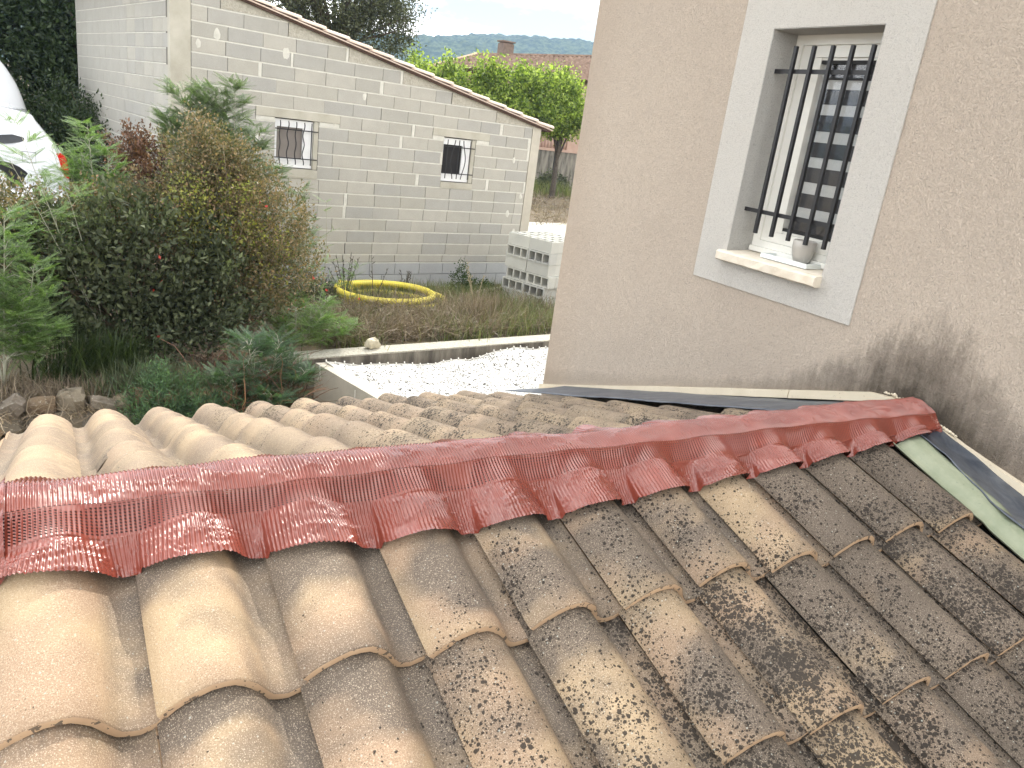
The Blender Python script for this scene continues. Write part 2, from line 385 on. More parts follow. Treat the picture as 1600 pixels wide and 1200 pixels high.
link('wooded_hills', mesh('wooded_hills', np.stack([HX, HY, HZ], -1), Fh, [n.m], True), kind='structure')

# ------------------------------------------------------------------ the tiled roof
S = 1.257; TH = rad(17.8); cs, sn = math.cos(TH), math.sin(TH)
RY, RZ = 1.569, -.8164
nNv = np.array([0, -sn, cs]); vNv = np.array([0, cs, sn]); nPv = np.array([0, sn, cs]); vPv = np.array([0, cs, -sn])
def PN(X, v, h): return np.array([X, 0, 0])-nNv*S+vNv*v+nNv*h
def PP(X, v, h): return np.array([X, RY, RZ])+vPv*v+nPv*h
PITCH, ROW = .235, .378
prof_x = [-.004, .002, .012, .028, .050, .075, .098, .120, .140, .155, .167, .177, .186, .196, .210, .224, .233, .2395]
prof_h = [-.013, -.005, .005, .019, .034, .0435, .046, .042, .030, .014, -.004, -.020, -.030, -.0345, -.0355, -.033, -.027, -.0185]
def tile_h(x):      # x in the near slope, measured from a seam
    return np.interp(np.mod(x, PITCH), prof_x, prof_h)
roof = thing('tiled_roof_annex', 'low annex roof of overlapping weathered clay tiles in the foreground below the window wall', 'roof', (0, 0, -4))

def tile_mesh(name, L, seed):
    r = np.random.default_rng(seed)
    ys = [0, .004, .05, .12, .2, .28, .36, L] if L > .4 else [0, .004, .05, .1, L]
    V = []; th = .016
    wob = r.normal(0, .0010, len(prof_x))
    def row(y, k, inner):
        out = []
        for i, (x, h) in enumerate(zip(prof_x, prof_h)):
            taper = 1-.018*(y/L)                       # canal tiles narrow slightly uphill
            # normal of the profile
            i0, i1 = max(i-1, 0), min(i+1, len(prof_x)-1)
            dx, dh = prof_x[i1]-prof_x[i0], prof_h[i1]-prof_h[i0]; l = math.hypot(dx, dh)
            nx_, nh_ = -dh/l, dx/l
            e = -th if inner else 0
            z = h*taper-.0215*y/ROW+wob[i]*(1-y/L)
            if not inner and k == 0: e = -.003; 
            out.append(((x+nx_*e), y+(0 if not inner else 0)+(.0012 if k == 0 and not inner else 0), z+nh_*e))
        return out
    rows = [row(y, k, False) for k, y in enumerate(ys)]; inn = [row(y, k, True) for k, y in enumerate(ys)]
    n_ = len(prof_x)
    for q in rows+inn: V += q
    F = []; fm = []
    for k in range(len(ys)-1):
        for i in range(n_-1):
            a = k*n_+i; F.append((a, a+1, a+n_+1, a+n_)); fm.append(0)
    o = len(ys)*n_
    for k in range(len(ys)-1):
        for i in range(n_-1):
            a = o+k*n_+i; F.append((a, a+n_, a+n_+1, a+1)); fm.append(1)
    for i in range(n_-1): F.append((i, o+i, o+i+1, i+1)); fm.append(1)
    for k in range(len(ys)-1):
        F.append((k*n_, (k+1)*n_, o+(k+1)*n_, o+k*n_)); fm.append(1)
        a = k*n_+n_-1; F.append((a, o+a, o+a+n_, a+n_)); fm.append(1)
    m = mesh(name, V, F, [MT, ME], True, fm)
    # hard edges round the lip
    for e in m.edges: pass
    m.set_sharp_from_angle(angle=rad(50))
    return m
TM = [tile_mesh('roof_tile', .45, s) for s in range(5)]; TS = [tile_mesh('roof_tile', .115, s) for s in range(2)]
X0 = .112
rowv = [.767, .389, .011, -.367]
trnd = np.random.default_rng(3)
for ci in range(-1, 10):
    for rv in rowv:
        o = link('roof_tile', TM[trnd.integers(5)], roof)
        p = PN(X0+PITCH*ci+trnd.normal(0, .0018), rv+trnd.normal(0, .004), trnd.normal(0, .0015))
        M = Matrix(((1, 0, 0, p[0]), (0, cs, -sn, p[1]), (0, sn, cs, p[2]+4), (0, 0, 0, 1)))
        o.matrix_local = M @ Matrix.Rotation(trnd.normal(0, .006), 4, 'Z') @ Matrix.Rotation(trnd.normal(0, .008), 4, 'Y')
eav = 2.40
for k in range(-1, 10):
    for j in range(7):
        v = eav-ROW*j
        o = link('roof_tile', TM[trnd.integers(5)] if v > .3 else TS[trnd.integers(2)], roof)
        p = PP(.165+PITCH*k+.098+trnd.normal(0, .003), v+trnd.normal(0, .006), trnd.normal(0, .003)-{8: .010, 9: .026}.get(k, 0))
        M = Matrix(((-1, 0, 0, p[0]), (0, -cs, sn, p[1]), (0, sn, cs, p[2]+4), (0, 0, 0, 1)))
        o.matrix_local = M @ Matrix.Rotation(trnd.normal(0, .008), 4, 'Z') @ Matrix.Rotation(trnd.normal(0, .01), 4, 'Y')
# deck, walls and mortared verge
b = B()
for (X_, dk) in ((0, 0),):
    A = [PN(-.16, -.9, -.075), PN(2.745, -.9, -.075), PN(2.745, 1.244, -.075), PN(-.16, 1.244, -.075)]
    D = [PP(-.15, 0, -.075), PP(2.745, 0, -.075), PP(2.745, 2.33, -.075), PP(-.15, 2.33, -.075)]
    for q in (A, D):
        up = [tuple(p+np.array([0, 0, 4])) for p in q]; dn = [(p[0], p[1], p[2]-.06) for p in up]
        b.add(up+dn, [(0, 1, 2, 3), (7, 6, 5, 4), (0, 4, 5, 1), (1, 5, 6, 2), (2, 6, 7, 3), (3, 7, 4, 0)])
b.build('roof_deck', M_JOINT, roof)
b = B(); b.prism([(-.7, -.02), (-.7, 4-1.62), (1.569, 4-.97), (3.6, 4-1.62), (3.6, -.02)], -.13, 2.70, 0)
b.build('wall', M_CONCL, roof)
# verge mortar on the left edge, beyond the tape end
b = B(); rg = np.random.default_rng(5)
for side in (0, 1):
    for v in np.linspace(-.6 if side == 0 else .02, 1.22 if side == 0 else 2.3, 40):
        pass
def verge(Pf, v0, v1, sgn):
    vs = np.linspace(v0, v1, 60); us = np.linspace(0, 1, 7); V = []
    for v in vs:
        for u in us:
            x = -.215+u*.10; h = .035*math.sin(math.pi*u)**.6-.02+(vnoise(v*22, u*3, 8)-.5)*.022
            V.append(tuple(Pf(x, v, h)+np.array([0, 0, 4])))
    F = [(i*7+k, i*7+k+1, (i+1)*7+k+1, (i+1)*7+k) for i in range(59) for k in range(6)]
    b.add(V, F if sgn > 0 else [q[::-1] for q in F])
verge(PN, .95, 1.24, 1)
b.build('verge_mortar', simple('lichened_mortar', (.16, .16, .145), (.42, .42, .38), 22, .95, .2, .9, 80, .01, 'pos'), roof, True)
# leaf litter lying in a channel of the far slope
b = B()
for k in range(16):
    p = PP(.165+.118+rg.normal(0, .012)-.235*0, .55+rg.normal(0, .05), -.022+rg.uniform(0, .012))
    a = rg.uniform(0, 6.3); l = rg.uniform(.012, .03)
    d = Vector((math.cos(a), math.sin(a), rg.uniform(-.1, .5)))*l; e = Vector((-math.sin(a), math.cos(a), .1))*l*.35
    p = Vector(p)
    b.add([p-d, p+e, p+d+Vector((0, 0, .004)), p-e], [(0, 1, 2, 3)])
b.build('dry_leaf_litter', simple('dry_leaves', (.10, .07, .045), (.30, .25, .18), 60), kind='stuff')

# ------------------------------------------------------------------ red ridge tape
tape = thing('ridge_flashing_roll', 'glossy brick-red corrugated ridge roll pressed over the tiles along the roof ridge', 'ridge flashing', (0, RY, RZ))
lowX = [-.14, -.11, .04, .12, .27, .355, .587, .82, 1.06, 1.29, 1.517, 1.736, 1.966, 2.19, 2.45, 2.72]
lowV = [1.105, 1.085, 1.065, 1.065, 1.068, 1.055, 1.036, 1.034, 1.038, 1.050, 1.057, 1.072, 1.081, 1.096, 1.118, 1.135]
TX0, TX1 = -.115, 2.715; CP = .0082; NC = int((TX1-TX0)/CP); SUB = 6
tx = np.linspace(TX0, TX1, NC*SUB+1)
phase = (np.arange(len(tx)) % SUB)/SUB
def hN(x): return tile_h(x-X0)
def hP(x): return tile_h(-(x-.165-.098))
smooth_h = lambda fn, x, w: np.mean([fn(x+d) for d in np.linspace(-w, w, 9)], 0)
crv = lambda x, k: (vnoise(x*3.1, x*0+k, 20)-.5)
def grid_part(name, P, mask=None, mat=M_RED):
    nt_, nx_ = P.shape[:2]; ix = np.arange(nt_*nx_).reshape(nt_, nx_)
    F = np.stack([ix[:-1, :-1], ix[:-1, 1:], ix[1:, 1:], ix[1:, :-1]], -1)
    if mask is not None: F = F[~mask]
    else: F = F.reshape(-1, 4)
    F = F.reshape(-1, 4)
    V = P.reshape(-1, 3)-np.array([0, RY, RZ])
    return link(name, mesh(name, V, F, [mat], True), tape)
def toP(X, v, h):  # near slope arrays
    return np.stack([X+0*v, -nNv[1]*0+(-nNv*S)[1]+vNv[1]*v+nNv[1]*h, (-nNv*S)[2]+vNv[2]*v+nNv[2]*h], -1)
def toPP(X, v, h):
    return np.stack([X+0*v, RY+vPv[1]*v+nPv[1]*h, RZ+vPv[2]*v+nPv[2]*h], -1)
wav = (np.sin(phase*2*math.pi)*.5+.5)**.8*(.55+.9*vnoise(tx*14, tx*0, 58))
slant = lambda t: tx[None, :]+0*t
# edges between zones (wander a little, as hand-pressed strips do)
mb_v = 1.142+.010*crv(tx, 1)*2+.004*np.sin(tx*26); mb_h = .020+.45*np.maximum(smooth_h(hN, tx, .03), -.01)+.006*crv(tx, 2)
mb_h = np.maximum(mb_h, hN(tx)+.004)
mt_v = 1.194+.008*crv(tx, 3)*2; mt_h = .054+.010*crv(tx, 4)+.10*smooth_h(hN, tx, .05)
top_h = .058+.016*crv(tx, 5)+.010*(vnoise(tx*9, tx*0, 63)-.5)
# lower flap
t = np.linspace(0, 1, 26)[:, None]
lv = np.interp(tx, lowX, lowV)+(vnoise(tx*40, tx*0, 31)-.5)*.0012
lv = lv-.5*smooth_h(hN, tx, .012)
fv = mb_v*(1-t)+lv*t
press = t**.8
hh = mb_h*(1-press)+(hN(tx)+.0035)*press
under = hN(tx)+.0030
fold = (vnoise(tx[None, :]*9, t*2.2, 41)); fold2 = vnoise(tx[None, :]*28+t*3, t*5, 42)
amp = .0017*(1-.55*t*smoothstep(.01, -.03, hN(tx)))*(.35+.65*smoothstep(.30, .55, fold))
crk = np.abs(vnoise(tx[None, :]*22+t*4, t*7-tx[None, :]*5, 43)-.5)
hh = np.maximum(hh, under)+wav*amp*2.1+.008*(fold-.5)*(1-t)+.0026*(fold2-.5)+.0045*smoothstep(.10, .0, crk)*(.3+.7*vnoise(tx[None, :]*3, t, 44))
# the strip slants a little as it is stretched over the tiles
shiftx = -.010*t*np.sin((tx-X0)/PITCH*2*math.pi)[None, :]
P = toP(tx[None, :]+shiftx, fv, hh); grid_part('lower_flap', P)
flap0 = P[0].copy()
# perforated band
NR = 11; R4 = 4
t = np.linspace(0, 1, NR*R4+1)[:, None]
bv = mt_v*(1-t)+mb_v*t; bh = mt_h*(1-t)+(mb_h)*t
bulge = .006*np.sin(math.pi*t)*(.4+vnoise(tx[None, :]*6, t*0, 50))
bw = wav*.0030*(.5+.5*vnoise(tx[None, :]*7, t*2, 51))
bh = bh-bulge*.6+bw*np.sin(math.pi*np.clip(t, 0.06, .94))**.3
P = toP(tx[None, :]+0*t, bv, bh)
P[-1] = flap0; 
ci_ = np.arange(len(tx)-1) % SUB; ri_ = np.arange(NR*R4) % R4
hole = np.outer((ri_ >= 1) & (ri_ <= 2), (ci_ >= 1) & (ci_ <= 3))
closed = vnoise(tx[None, :-1]*5, t[:-1]*1.5, 55) > .86
hole &= ~closed; hole[:2] = False; hole[-3:] = False
grid_part('perforated_band', P, hole)
band0 = P[0].copy()
# dark lining behind the perforations
t2 = np.linspace(0, 1, 3)[:, None]; sel = slice(None, None, 12)
Pb = toP(tx[None, sel]+0*t2, (mt_v*(1-t2)+mb_v*t2)[:, sel]+.006, (mt_h*(1-t2)+mb_h*t2)[:, sel]-.016)
grid_part('lining', Pb, None, M_REDIN)
# ridge crown: from the mesh edge over the ridge and down onto the far tiles
nt1 = 16
t = np.linspace(0, 1, nt1)[:, None]
endz = toPP(tx, .012+0*tx, top_h)
Pc = band0[None]*(1-t)[..., None]+endz[None]*t[..., None]
Pc[..., 2] += (.006*np.sin(math.pi*t)+wav*.0038*np.minimum(1, np.sin(math.pi*t*.5)+.4)+(.009*(vnoise(tx[None, :]*24, t*3, 60)-.5)+.005*smoothstep(.08, 0, np.abs(vnoise(tx[None, :]*17+t*3, t*4-tx[None, :]*9, 62)-.5)))*np.sin(math.pi*t))
farv = .125+.03*smoothstep(-.01, .04, hP(tx))+.02*crv(tx, 7)
t = np.linspace(0, 1, 22)[1:, None]
fv = .012*(1-t)+farv*t; hh = top_h*(1-t**.55)+(hP(tx)+.004)*t**.55
hh = np.maximum(hh, hP(tx)+.003)+wav*.0026+.007*(vnoise(tx[None, :]*12, t*3, 61)-.5)
Pf = toPP(tx[None, :]+0*t, fv, hh)
Pc = np.concatenate([Pc, Pf], 0)
grid_part('ridge_crown', Pc)
# crumpled folded end on the left
b = B(); rg = np.random.default_rng(9); ne, nw = 26, 40
vv = np.linspace(1.085, 1.30, nw); V = []
for i in range(ne):
    u = i/(ne-1)
    for j, v in enumerate(vv):
        x = TX0+.012-u*.055; h = .0035+.060*smoothstep(1.09, 1.2, v)*(1-.25*u)+(vnoise(u*7, v*60, 70)-.5)*.016-.030*u
        q = PN(x, min(v, 1.244), h) if v < 1.244 else PP(x, v-1.244, h)
        V.append(tuple(q-np.array([0, RY, RZ])))
b.add(V, [(i*nw+j, (i+1)*nw+j, (i+1)*nw+j+1, i*nw+j+1) for i in range(ne-1) for j in range(nw-1)])
b.build('folded_end', M_RED, tape, True)

# ------------------------------------------------------------------ house wall with the barred window
HX0 = 2.75; WY0, WY1, WZ0, WZ1 = 2.143, 2.702, -.435, .535; CY = 4.075
house = thing('rendered_house', 'pinkish beige rendered house wall with a barred white-framed window on the right', 'house', (HX0, CY, -4))
def hb(): return B()
def HL(o): return o
H0 = np.array([HX0, CY, -4.])
def hbox(b, x0, x1, y0, y1, z0, z1): b.box((x0-HX0, y0-CY, z0+4), (x1-HX0, y1-CY, z1+4)); return b
b = B()
x1 = HX0+.30
hbox(b, HX0, x1, WY1, CY, -4, 2.3); hbox(b, HX0, x1, -6, WY0, -4, 2.3)
hbox(b, HX0, x1, WY0, WY1, -4, WZ0-.01); hbox(b, HX0, x1, WY0, WY1, WZ1, 2.3)
hbox(b, x1, 11, CY-.3, CY, -4, 2.3); hbox(b, 10.7, 11, -6, CY-.3, -4, 2.3); hbox(b, x1, 10.7, -6, -5.7, -4, 2.3)
b.build('wall', M_WALL, house)
b = B(); b.add([(2.72-HX0, CY+.03-CY, 6.36), (11.03-HX0, CY+.03-CY, 6.36), (11.03-HX0, -6-CY, 6.36), (2.72-HX0, -6-CY, 6.36), (2.72-HX0, .03, 6.44), (11.03-HX0, .03, 6.44), (11.03-HX0, -6-CY, 6.44), (2.72-HX0, -6-CY, 6.44), (4-HX0+2.9, -2.5, 7.6), (4-HX0+2.9, -7.5, 7.6)],
      [(3, 2, 1, 0), (0, 1, 5, 4), (1, 2, 6, 5), (2, 3, 7, 6), (3, 0, 4, 7), (4, 5, 8), (5, 6, 9, 8), (6, 7, 9), (7, 4, 8, 9)])
b.build('roof', M_VERGE, house)
# surround, 6 mm proud, four strips mitred
b = B(); e = HX0-.006; SY0, SY1, SZ0, SZ1 = 1.962, 2.890, -.588, .725
for (a0, a1, z0, z1) in ((SY0, WY0, SZ0, SZ1), (WY1, SY1, SZ0, SZ1), (WY0, WY1, WZ1, SZ1), (WY0, WY1, SZ0, WZ0-.012)):
    hbox(b, e, HX0+.004, a0, a1, z0, z1)
b.build('window_surround', M_SURR, house)
# reveals lining the opening
b = B()
hbox(b, HX0-.004, HX0+.19, WY1-.004, WY1+.002, WZ0, WZ1); hbox(b, HX0-.004, HX0+.19, WY0-.002, WY0+.004, WZ0, WZ1)
hbox(b, HX0-.004, HX0+.19, WY0+.004, WY1-.004, WZ1-.004, WZ1+.002)
b.build('reveal', M_REV, house)
b = B(); V = []
for (x, z) in ((2.700, -.437), (2.700, -.470), (2.712, -.476), (HX0+.19, -.470), (HX0+.19, -.420), (2.712, -.430)): V.append((x-HX0, z+4))
b.v = []; ys = np.linspace(WY0-.002, WY1+.022, 14)
rings = []
for i, y in enumerate(ys):
    rings.append([(q[0]+(rng.normal(0, .0015) if k in (0, 1, 2, 5) else 0), y-CY, q[1]+(rng.normal(0, .001) if k < 3 else 0)) for k, q in enumerate(V)])
V2 = [p for rg_ in rings for p in rg_]; nn = 6
F = [(i*nn+k, i*nn+(k+1) % nn, (i+1)*nn+(k+1) % nn, (i+1)*nn+k) for i in range(13) for k in range(nn)]+[tuple(range(nn)), tuple(13*nn+k for k in range(nn))[::-1]]
b.add(V2, F); b.build('window_sill', M_SILL, house)
win = link('window', None, house, loc=(0, 0, 0))
def fr(b, x0, x1, y0, y1, z0, z1, w):
    hbox(b, x0, x1, y0, y1, z0, z0+w); hbox(b, x0, x1, y0, y1, z1-w, z1)
    hbox(b, x0, x1, y0, y0+w, z0+w, z1-w); hbox(b, x0, x1, y1-w, y1, z0+w, z1-w); return b
fr(B(), 2.895, 2.96, WY0+.004, WY1-.004, -.405, WZ1-.004, .040).build('window_frame', M_PVC, win)
b = fr(B(), 2.905, 2.95, WY0+.045, WY1-.045, -.364, WZ1-.045, .048)
fr(b, 2.915, 2.945, WY0+.094, WY1-.094, -.315, WZ1-.094, .010); hbox(b, 2.908, 2.948, WY1-.152, WY1-.0935, -.315, WZ1-.094); b.build('sash', M_PVC, win)
fr(B(), 2.912, 2.93, WY0+.1045, WY1-.1045, -.3045, WZ1-.1045, .014).build('gasket', M_BLK, win)
hbox(B(), 2.872, 2.897, WY0+.01, WY1-.012, -.418, -.395).build('drip_rail', M_PVC, win)
g = N('window_glass', .03, .5); g.color((.9, .95, .95)); g.b.inputs['Transmission Weight'].default_value = .0
# clear single pane: glossy reflection over transparency
tr = g.n.new('ShaderNodeBsdfTransparent'); gl = g.n.new('ShaderNodeBsdfGlossy'); gl.inputs['Roughness'].default_value = .02; fz = g.n.new('ShaderNodeLayerWeight'); fz.inputs[0].default_value = .25
mx = g.n.new('ShaderNodeMixShader'); g.l(g.map(g.math('POWER', fz.outputs[1], 3.), 0, 1, .05, .6), mx.inputs[0]); g.l(tr.outputs[0], mx.inputs[1]); g.l(gl.outputs[0], mx.inputs[2]); g.l(mx.outputs[0], g.n['Material Output'].inputs[0])
hbox(B(), 2.922, 2.926, WY0+.112, WY1-.112, -.297, WZ1-.112).build('pane', g.m, win)
bl_d = simple('dark_blind_band', (.035, .036, .04), (.045, .046, .05), 30, .8); bl_l = simple('grey_blind_band', (.42, .43, .42), (.48, .49, .48), 30, .8)
zs = [.44, .357, .319, .256, .212, .144, .097, .033, -.011, -.076, -.126, -.188, -.232, -.297]
for i in range(len(zs)-1):
    dk = i in (0, 2, 4, 6, 8, 10, 12)
    hbox(B(), 2.952 if dk else 2.954, 2.957, WY0+.105, WY1-.105, zs[i+1], zs[i]).build('blind_band', bl_d if dk else bl_l, win)
hbox(B(), 2.958, 3.04, WY0+.0, WY1, -.44, WZ1+.02).build('room_dark', simple('dark_room', (.01, .01, .01)), win)
# grille
gr = link('window_grille', None, house)
XB = 2.79
for i in range(5):
    y = 2.207+.0970*i
    hbox(B(), XB-.0075, XB+.0075, y-.0075, y+.0075, -.328, .469).build('bar', M_IRON, gr)
for z in (.369, -.2305):
    hbox(B(), XB+.008, XB+.014, 2.1445, 2.700, z-.009, z+.009).build('cross_bar', M_IRON, gr)
# base trim (cream) following the roof line up and over
def wall_roof_z(y):
    return np.interp(y, [-3, 1.166, 1.406, 1.60, 1.741, 2.664, 4.072], [-2.25, -.910, -.858, -.806, -.793, -1.103, -1.588])
def strip(name, ys, x0, x1, dz0, dz1, mat, jit=0.):
    b = B(); V = []
    for y in ys:
        z = wall_roof_z(y); j = rng.normal(0, jit)
        V += [(x0-HX0, y-CY, z+dz0+4+j), (x1-HX0, y-CY, z+dz0+4+j), (x1-HX0, y-CY, z+dz1+4+j), (x0-HX0, y-CY, z+dz1+4+j)]
    n_ = len(ys); F = [(i*4+k, i*4+(k+1) % 4, (i+1)*4+(k+1) % 4, (i+1)*4+k) for i in range(n_-1) for k in range(4)]+[(3, 2, 1, 0), tuple((n_-1)*4+k for k in range(4))]
    b.add(V, F); return b.build(name, mat, house)
strip('base_trim', np.linspace(2.152, 4.085, 12), HX0-.022, HX0+.01, -.036, .0, M_TRIM, .0007)
strip('base_trim', np.linspace(1.70, 2.147, 6), HX0-.024, HX0+.01, -.037, .0, M_TRIM, .0007)
strip('base_trim', np.linspace(1.59, 1.696, 4), HX0-.030, HX0+.01, -.034, .004, M_TRIM, .0012)
strip('base_trim', np.linspace(-2.5, 1.585, 40), HX0-.022, HX0+.01, -.034, .004, M_TRIM, .0012)
# crumbled sealant above the trim at the ridge
b = B()
for y in np.linspace(1.42, 1.72, 26):
    z = wall_roof_z(y)+.006+rng.uniform(-.002, .008); s = rng.uniform(.005, .011)
    b.tube([(-.012, y-CY-s, z+4), (-.016, y-CY, z+4+s*.5), (-.012, y-CY+s, z+4)], [s*.4, s*.7, s*.3], 5)
b.build('cracked_sealant', M_TRIM, house, True)
# lead aprons: far slope and near slope
def apron(name, f0, f1, vs, mat, wob, k, edge=.02):
    V = []; us = np.linspace(0, 1, 9)
    for v in vs:
        w = (vnoise(v*7, 0, k)-.5)*edge
        for u in us:
            x = f0+w*(1-u)+(f1-f0)*u
            V.append((x, v, u))
    return V, len(us)
for nm, Pf, v0, v1, k in (('lead_apron', PP, .02, 2.34, 80), ('lead_apron', PN, -1.2, 1.16, 81)):
    vs = np.linspace(v0, v1, 120); us = np.linspace(0, 1, 10); V = []
    xl, xr = (2.31, 2.742) if Pf is PP else (2.515, 2.742)
    for v in vs:
        w = (vnoise(v*8, 0, k)-.5)*(.045 if Pf is PN else .02)+(vnoise(v*25, 0, k+5)-.5)*.012
        for u in us:
            x = (xl+w)*(1-u)+xr*u
            if Pf is PP: h = np.interp(u, [0, .16, .38, .8, 1], [.024, .024, .024, .026, .030])+.005*(vnoise(v*6, u*3, k+2)-.5)
            else: h = .030*(1-u)+.016*u+.010*(vnoise(v*9, u*3, k+2)-.5)+.012*max(0, vnoise(v*10, 1, k+3)-.62)*4*(1-u)**2-.014*math.sin(math.pi*u)
            V.append(tuple(Pf(x, v, h)-H0))
    F = [(i*10+j, i*10+j+1, (i+1)*10+j+1, (i+1)*10+j) for i in range(119) for j in range(9)]
    b = B(); b.add(V, F); o = b.build(nm, M_LEAD, house, True)
    md = o.modifiers.new('thick', 'SOLIDIFY'); md.thickness = .003; md.offset = -1
vs = np.linspace(-1.2, 1.12, 90); V = []; us = np.linspace(0, 1, 9)
for v in vs:
    kink = math.exp(-((v-.745)/.03)**2)
    w = (vnoise(v*6, 0, 90)-.5)*.012
    for u in us:
        x = 2.425+w+.012*kink+.115*u
        h = .006+.026*u-.020*math.sin(math.pi*min(1, u*2.2))*(u < .45)+(vnoise(v*12, u*2, 91)-.5)*.006-.012*kink*u+(.0 if v > .745 else -.004)
        V.append(tuple(PN(x, v, h)-H0))
F = [(i*9+j, i*9+j+1, (i+1)*9+j+1, (i+1)*9+j) for i in range(89) for j in range(8)]
b = B(); b.add(V, F); o = b.build('green_flashing', M_GREEN, house, True); md = o.modifiers.new('thick', 'SOLIDIFY'); md.thickness = .003; md.offset = -1

# cup and tray on the sill
tr_ = B(); 
zt = -.4245; 
tr_.box((0, 0, 0), (.115, .262, .004)); tr_.box((0, 0, .004), (.006, .262, .020)); tr_.box((.109, 0, .004), (.115, .262, .020)); tr_.box((.006, 0, .004), (.109, .006, .020)); tr_.box((.006, .256, .004), (.109, .262, .020))
tray = tr_.build('saucer_tray', M_TRAY, loc=(2.778, 2.262, zt+.0015), label='rectangular white ceramic tray on the window sill', cat='tray')
b = B(); prof_c = [(0, 0), (.026, 0), (.034, .012), (.045, .040), (.050, .070), (.050, .100), (.0465, .104), (.044, .100), (.044, .07), (.036, .03), (0, .022)]
n_ = 28; V = []; 
for (r_, z_) in prof_c:
    V += [(r_*math.cos(2*math.pi*k/n_), r_*math.sin(2*math.pi*k/n_), z_) for k in range(n_)]
F = [(i*n_+k, i*n_+(k+1) % n_, (i+1)*n_+(k+1) % n_, (i+1)*n_+k) for i in range(len(prof_c)-1) for k in range(n_)]
b.add(V, F); b.build('cup', M_CUP, None, True, loc=(2.838, 2.345, zt+.006), label='plain grey-beige handleless cup standing on the white tray', cat='cup')

# ------------------------------------------------------------------ concrete block garage
GY = rad(8.3); GD = 11.98; GL, GR = 3.258, 9.905; NB = 18.33
gv = np.array([math.cos(GY), math.sin(GY), 0]); nv = np.array([-math.sin(GY), math.cos(GY), 0])
base = gv*GL+nv*GD; base[2] = -3.1
gar = thing('block_garage', 'unrendered grey concrete block outbuilding with two small barred windows and a single-slope roof', 'garage', tuple(base), GY)
# local coordinates: x along the long wall from the left corner, y away from the viewer, z up from -3.1
LX = GR-GL; LY = NB-GD
def lz(z): return z+3.1
def slope_z(x):   # underside of the roof along the long wall
    return lz(1.15+(.935-0)*0)-(x-(4.19-GL))*.2035
lines = [-2.553, -2.415]+[-2.415+.2*k for k in range(1, 21)]
w1 = (4.752-GL, 5.452-GL, -1.072, -.350); w2 = (7.775-GL, 8.452-GL, -1.105, -.352)
b = B()   # shell with openings (kept behind the blocks)
def gbox(b, x0, x1, y0, y1, z0, z1): b.box((x0, y0, lz(z0)), (x1, y1, lz(z1))); return b
segs = [(.0, w1[0]), (w1[1], w2[0]), (w2[1], LX)]
def wallpoly(x0, x1, z0=None):
    return [(x0, lz(-3.15) if z0 is None else z0), (x1, lz(-3.15) if z0 is None else z0), (x1, slope_z(x1)), (x0, slope_z(x0))]
for (a0, a1) in segs: b.prism(wallpoly(a0, a1), .050, .20, 1)
for w in (w1, w2):
    b.prism([(w[0], lz(-3.15)), (w[1], lz(-3.15)), (w[1], lz(w[2])), (w[0], lz(w[2]))], .050, .20, 1)
    b.prism([(w[0], lz(w[3])), (w[1], lz(w[3])), (w[1], slope_z(w[1])), (w[0], slope_z(w[0]))], .050, .20, 1)
ztop = slope_z(0)
gbox(b, .045, .20, .11, LY, -3.15, ztop-3.1); gbox(b, .2, LX, LY-.2, LY, -3.15, slope_z(LX)-3.1); gbox(b, LX-.2, LX, .2, LY-.2, -3.15, slope_z(LX)-3.1)
b.build('backing_wall', M_JOINT, gar)
# blocks
blocks = []   # (face, s0, s1, z0, z1)
brng = np.random.default_rng(21)
mort = B(); fills = B()
def course(face, s0, s1, z0, z1, start, obst):
    iv = [(s0, s1)]
    for (a, c) in obst:
        nw = []
        for (p, q) in iv:
            if c <= p or a >= q: nw.append((p, q))
            else:
                if a-p > .03: nw.append((p, a))
                if q-c > .03: nw.append((c, q))
        iv = nw
    for (p, q) in iv:
        x = p+(start if p == s0 else brng.choice([.25, .5, .38]))
        cuts = [p]
        while x < q-.10: cuts.append(x); x += .5+brng.normal(0, .004)
        cuts.append(q)
        for a, c in zip(cuts[:-1], cuts[1:]):
            blocks.append((face, a, c, z0, z1))
colL, colR = .272, LX-.20
for i in range(len(lines)-1):
    z0, z1 = lines[i], lines[i+1]
    obst = []
    for w in (w1, w2):
        if z0 > -1.25 and z0 < w[3]-.02:
            lo_ = w[2]-.14
            obst.append((w[0]-(.0), w[1]+.0))
    if abs(z0+.415) < .01: obst += [(4.449-GL, 5.80-GL), (7.529-GL, 8.742-GL)]
    xm = colR
    # where the course dives under the rake
    xc = (4.19-GL)+(lz(1.15)-lz(z1)-.02)/.2035
    if xc <= colL+.1: break
    xe = min(colR, xc)
    course('G', colL, xe, z0, z1, brng.choice([.22, .47]) if i % 2 else brng.choice([.45, .5]), obst)
    if xe < colR:   # rough mortar wedge that closes the step
        xe2 = min(colR, (4.19-GL)+(lz(1.15)-lz(z0)-.0)/.2035)
        pts = [(xe+.008, lz(z0)+.012)]+([(xe2, lz(z0)+.012)] if xe2 < colR else [(colR, lz(z0)+.012), (colR, slope_z(colR))])+[(xe+.008, slope_z(xe)-.0)]
        if xe2 < colR: pts = [(xe+.008, lz(z0)+.012), (xe2-.06, lz(z0)+.012), (xe+.008, slope_z(xe)-.002)]
        B().prism(pts, .004, .06, 1).build('mortar_fill', M_ROUGH, gar)
for i in range(len(lines)-1):
    z0, z1 = lines[i], lines[i+1]
    if z1 > 1.75: break
    course('F', .118, LY, z0, z1, brng.choice([.25, .5]), [])
def mort_strip(z, x0, x1): mort.box((x0, .003, lz(z)-.009), (x1, .06, lz(z)+.009))
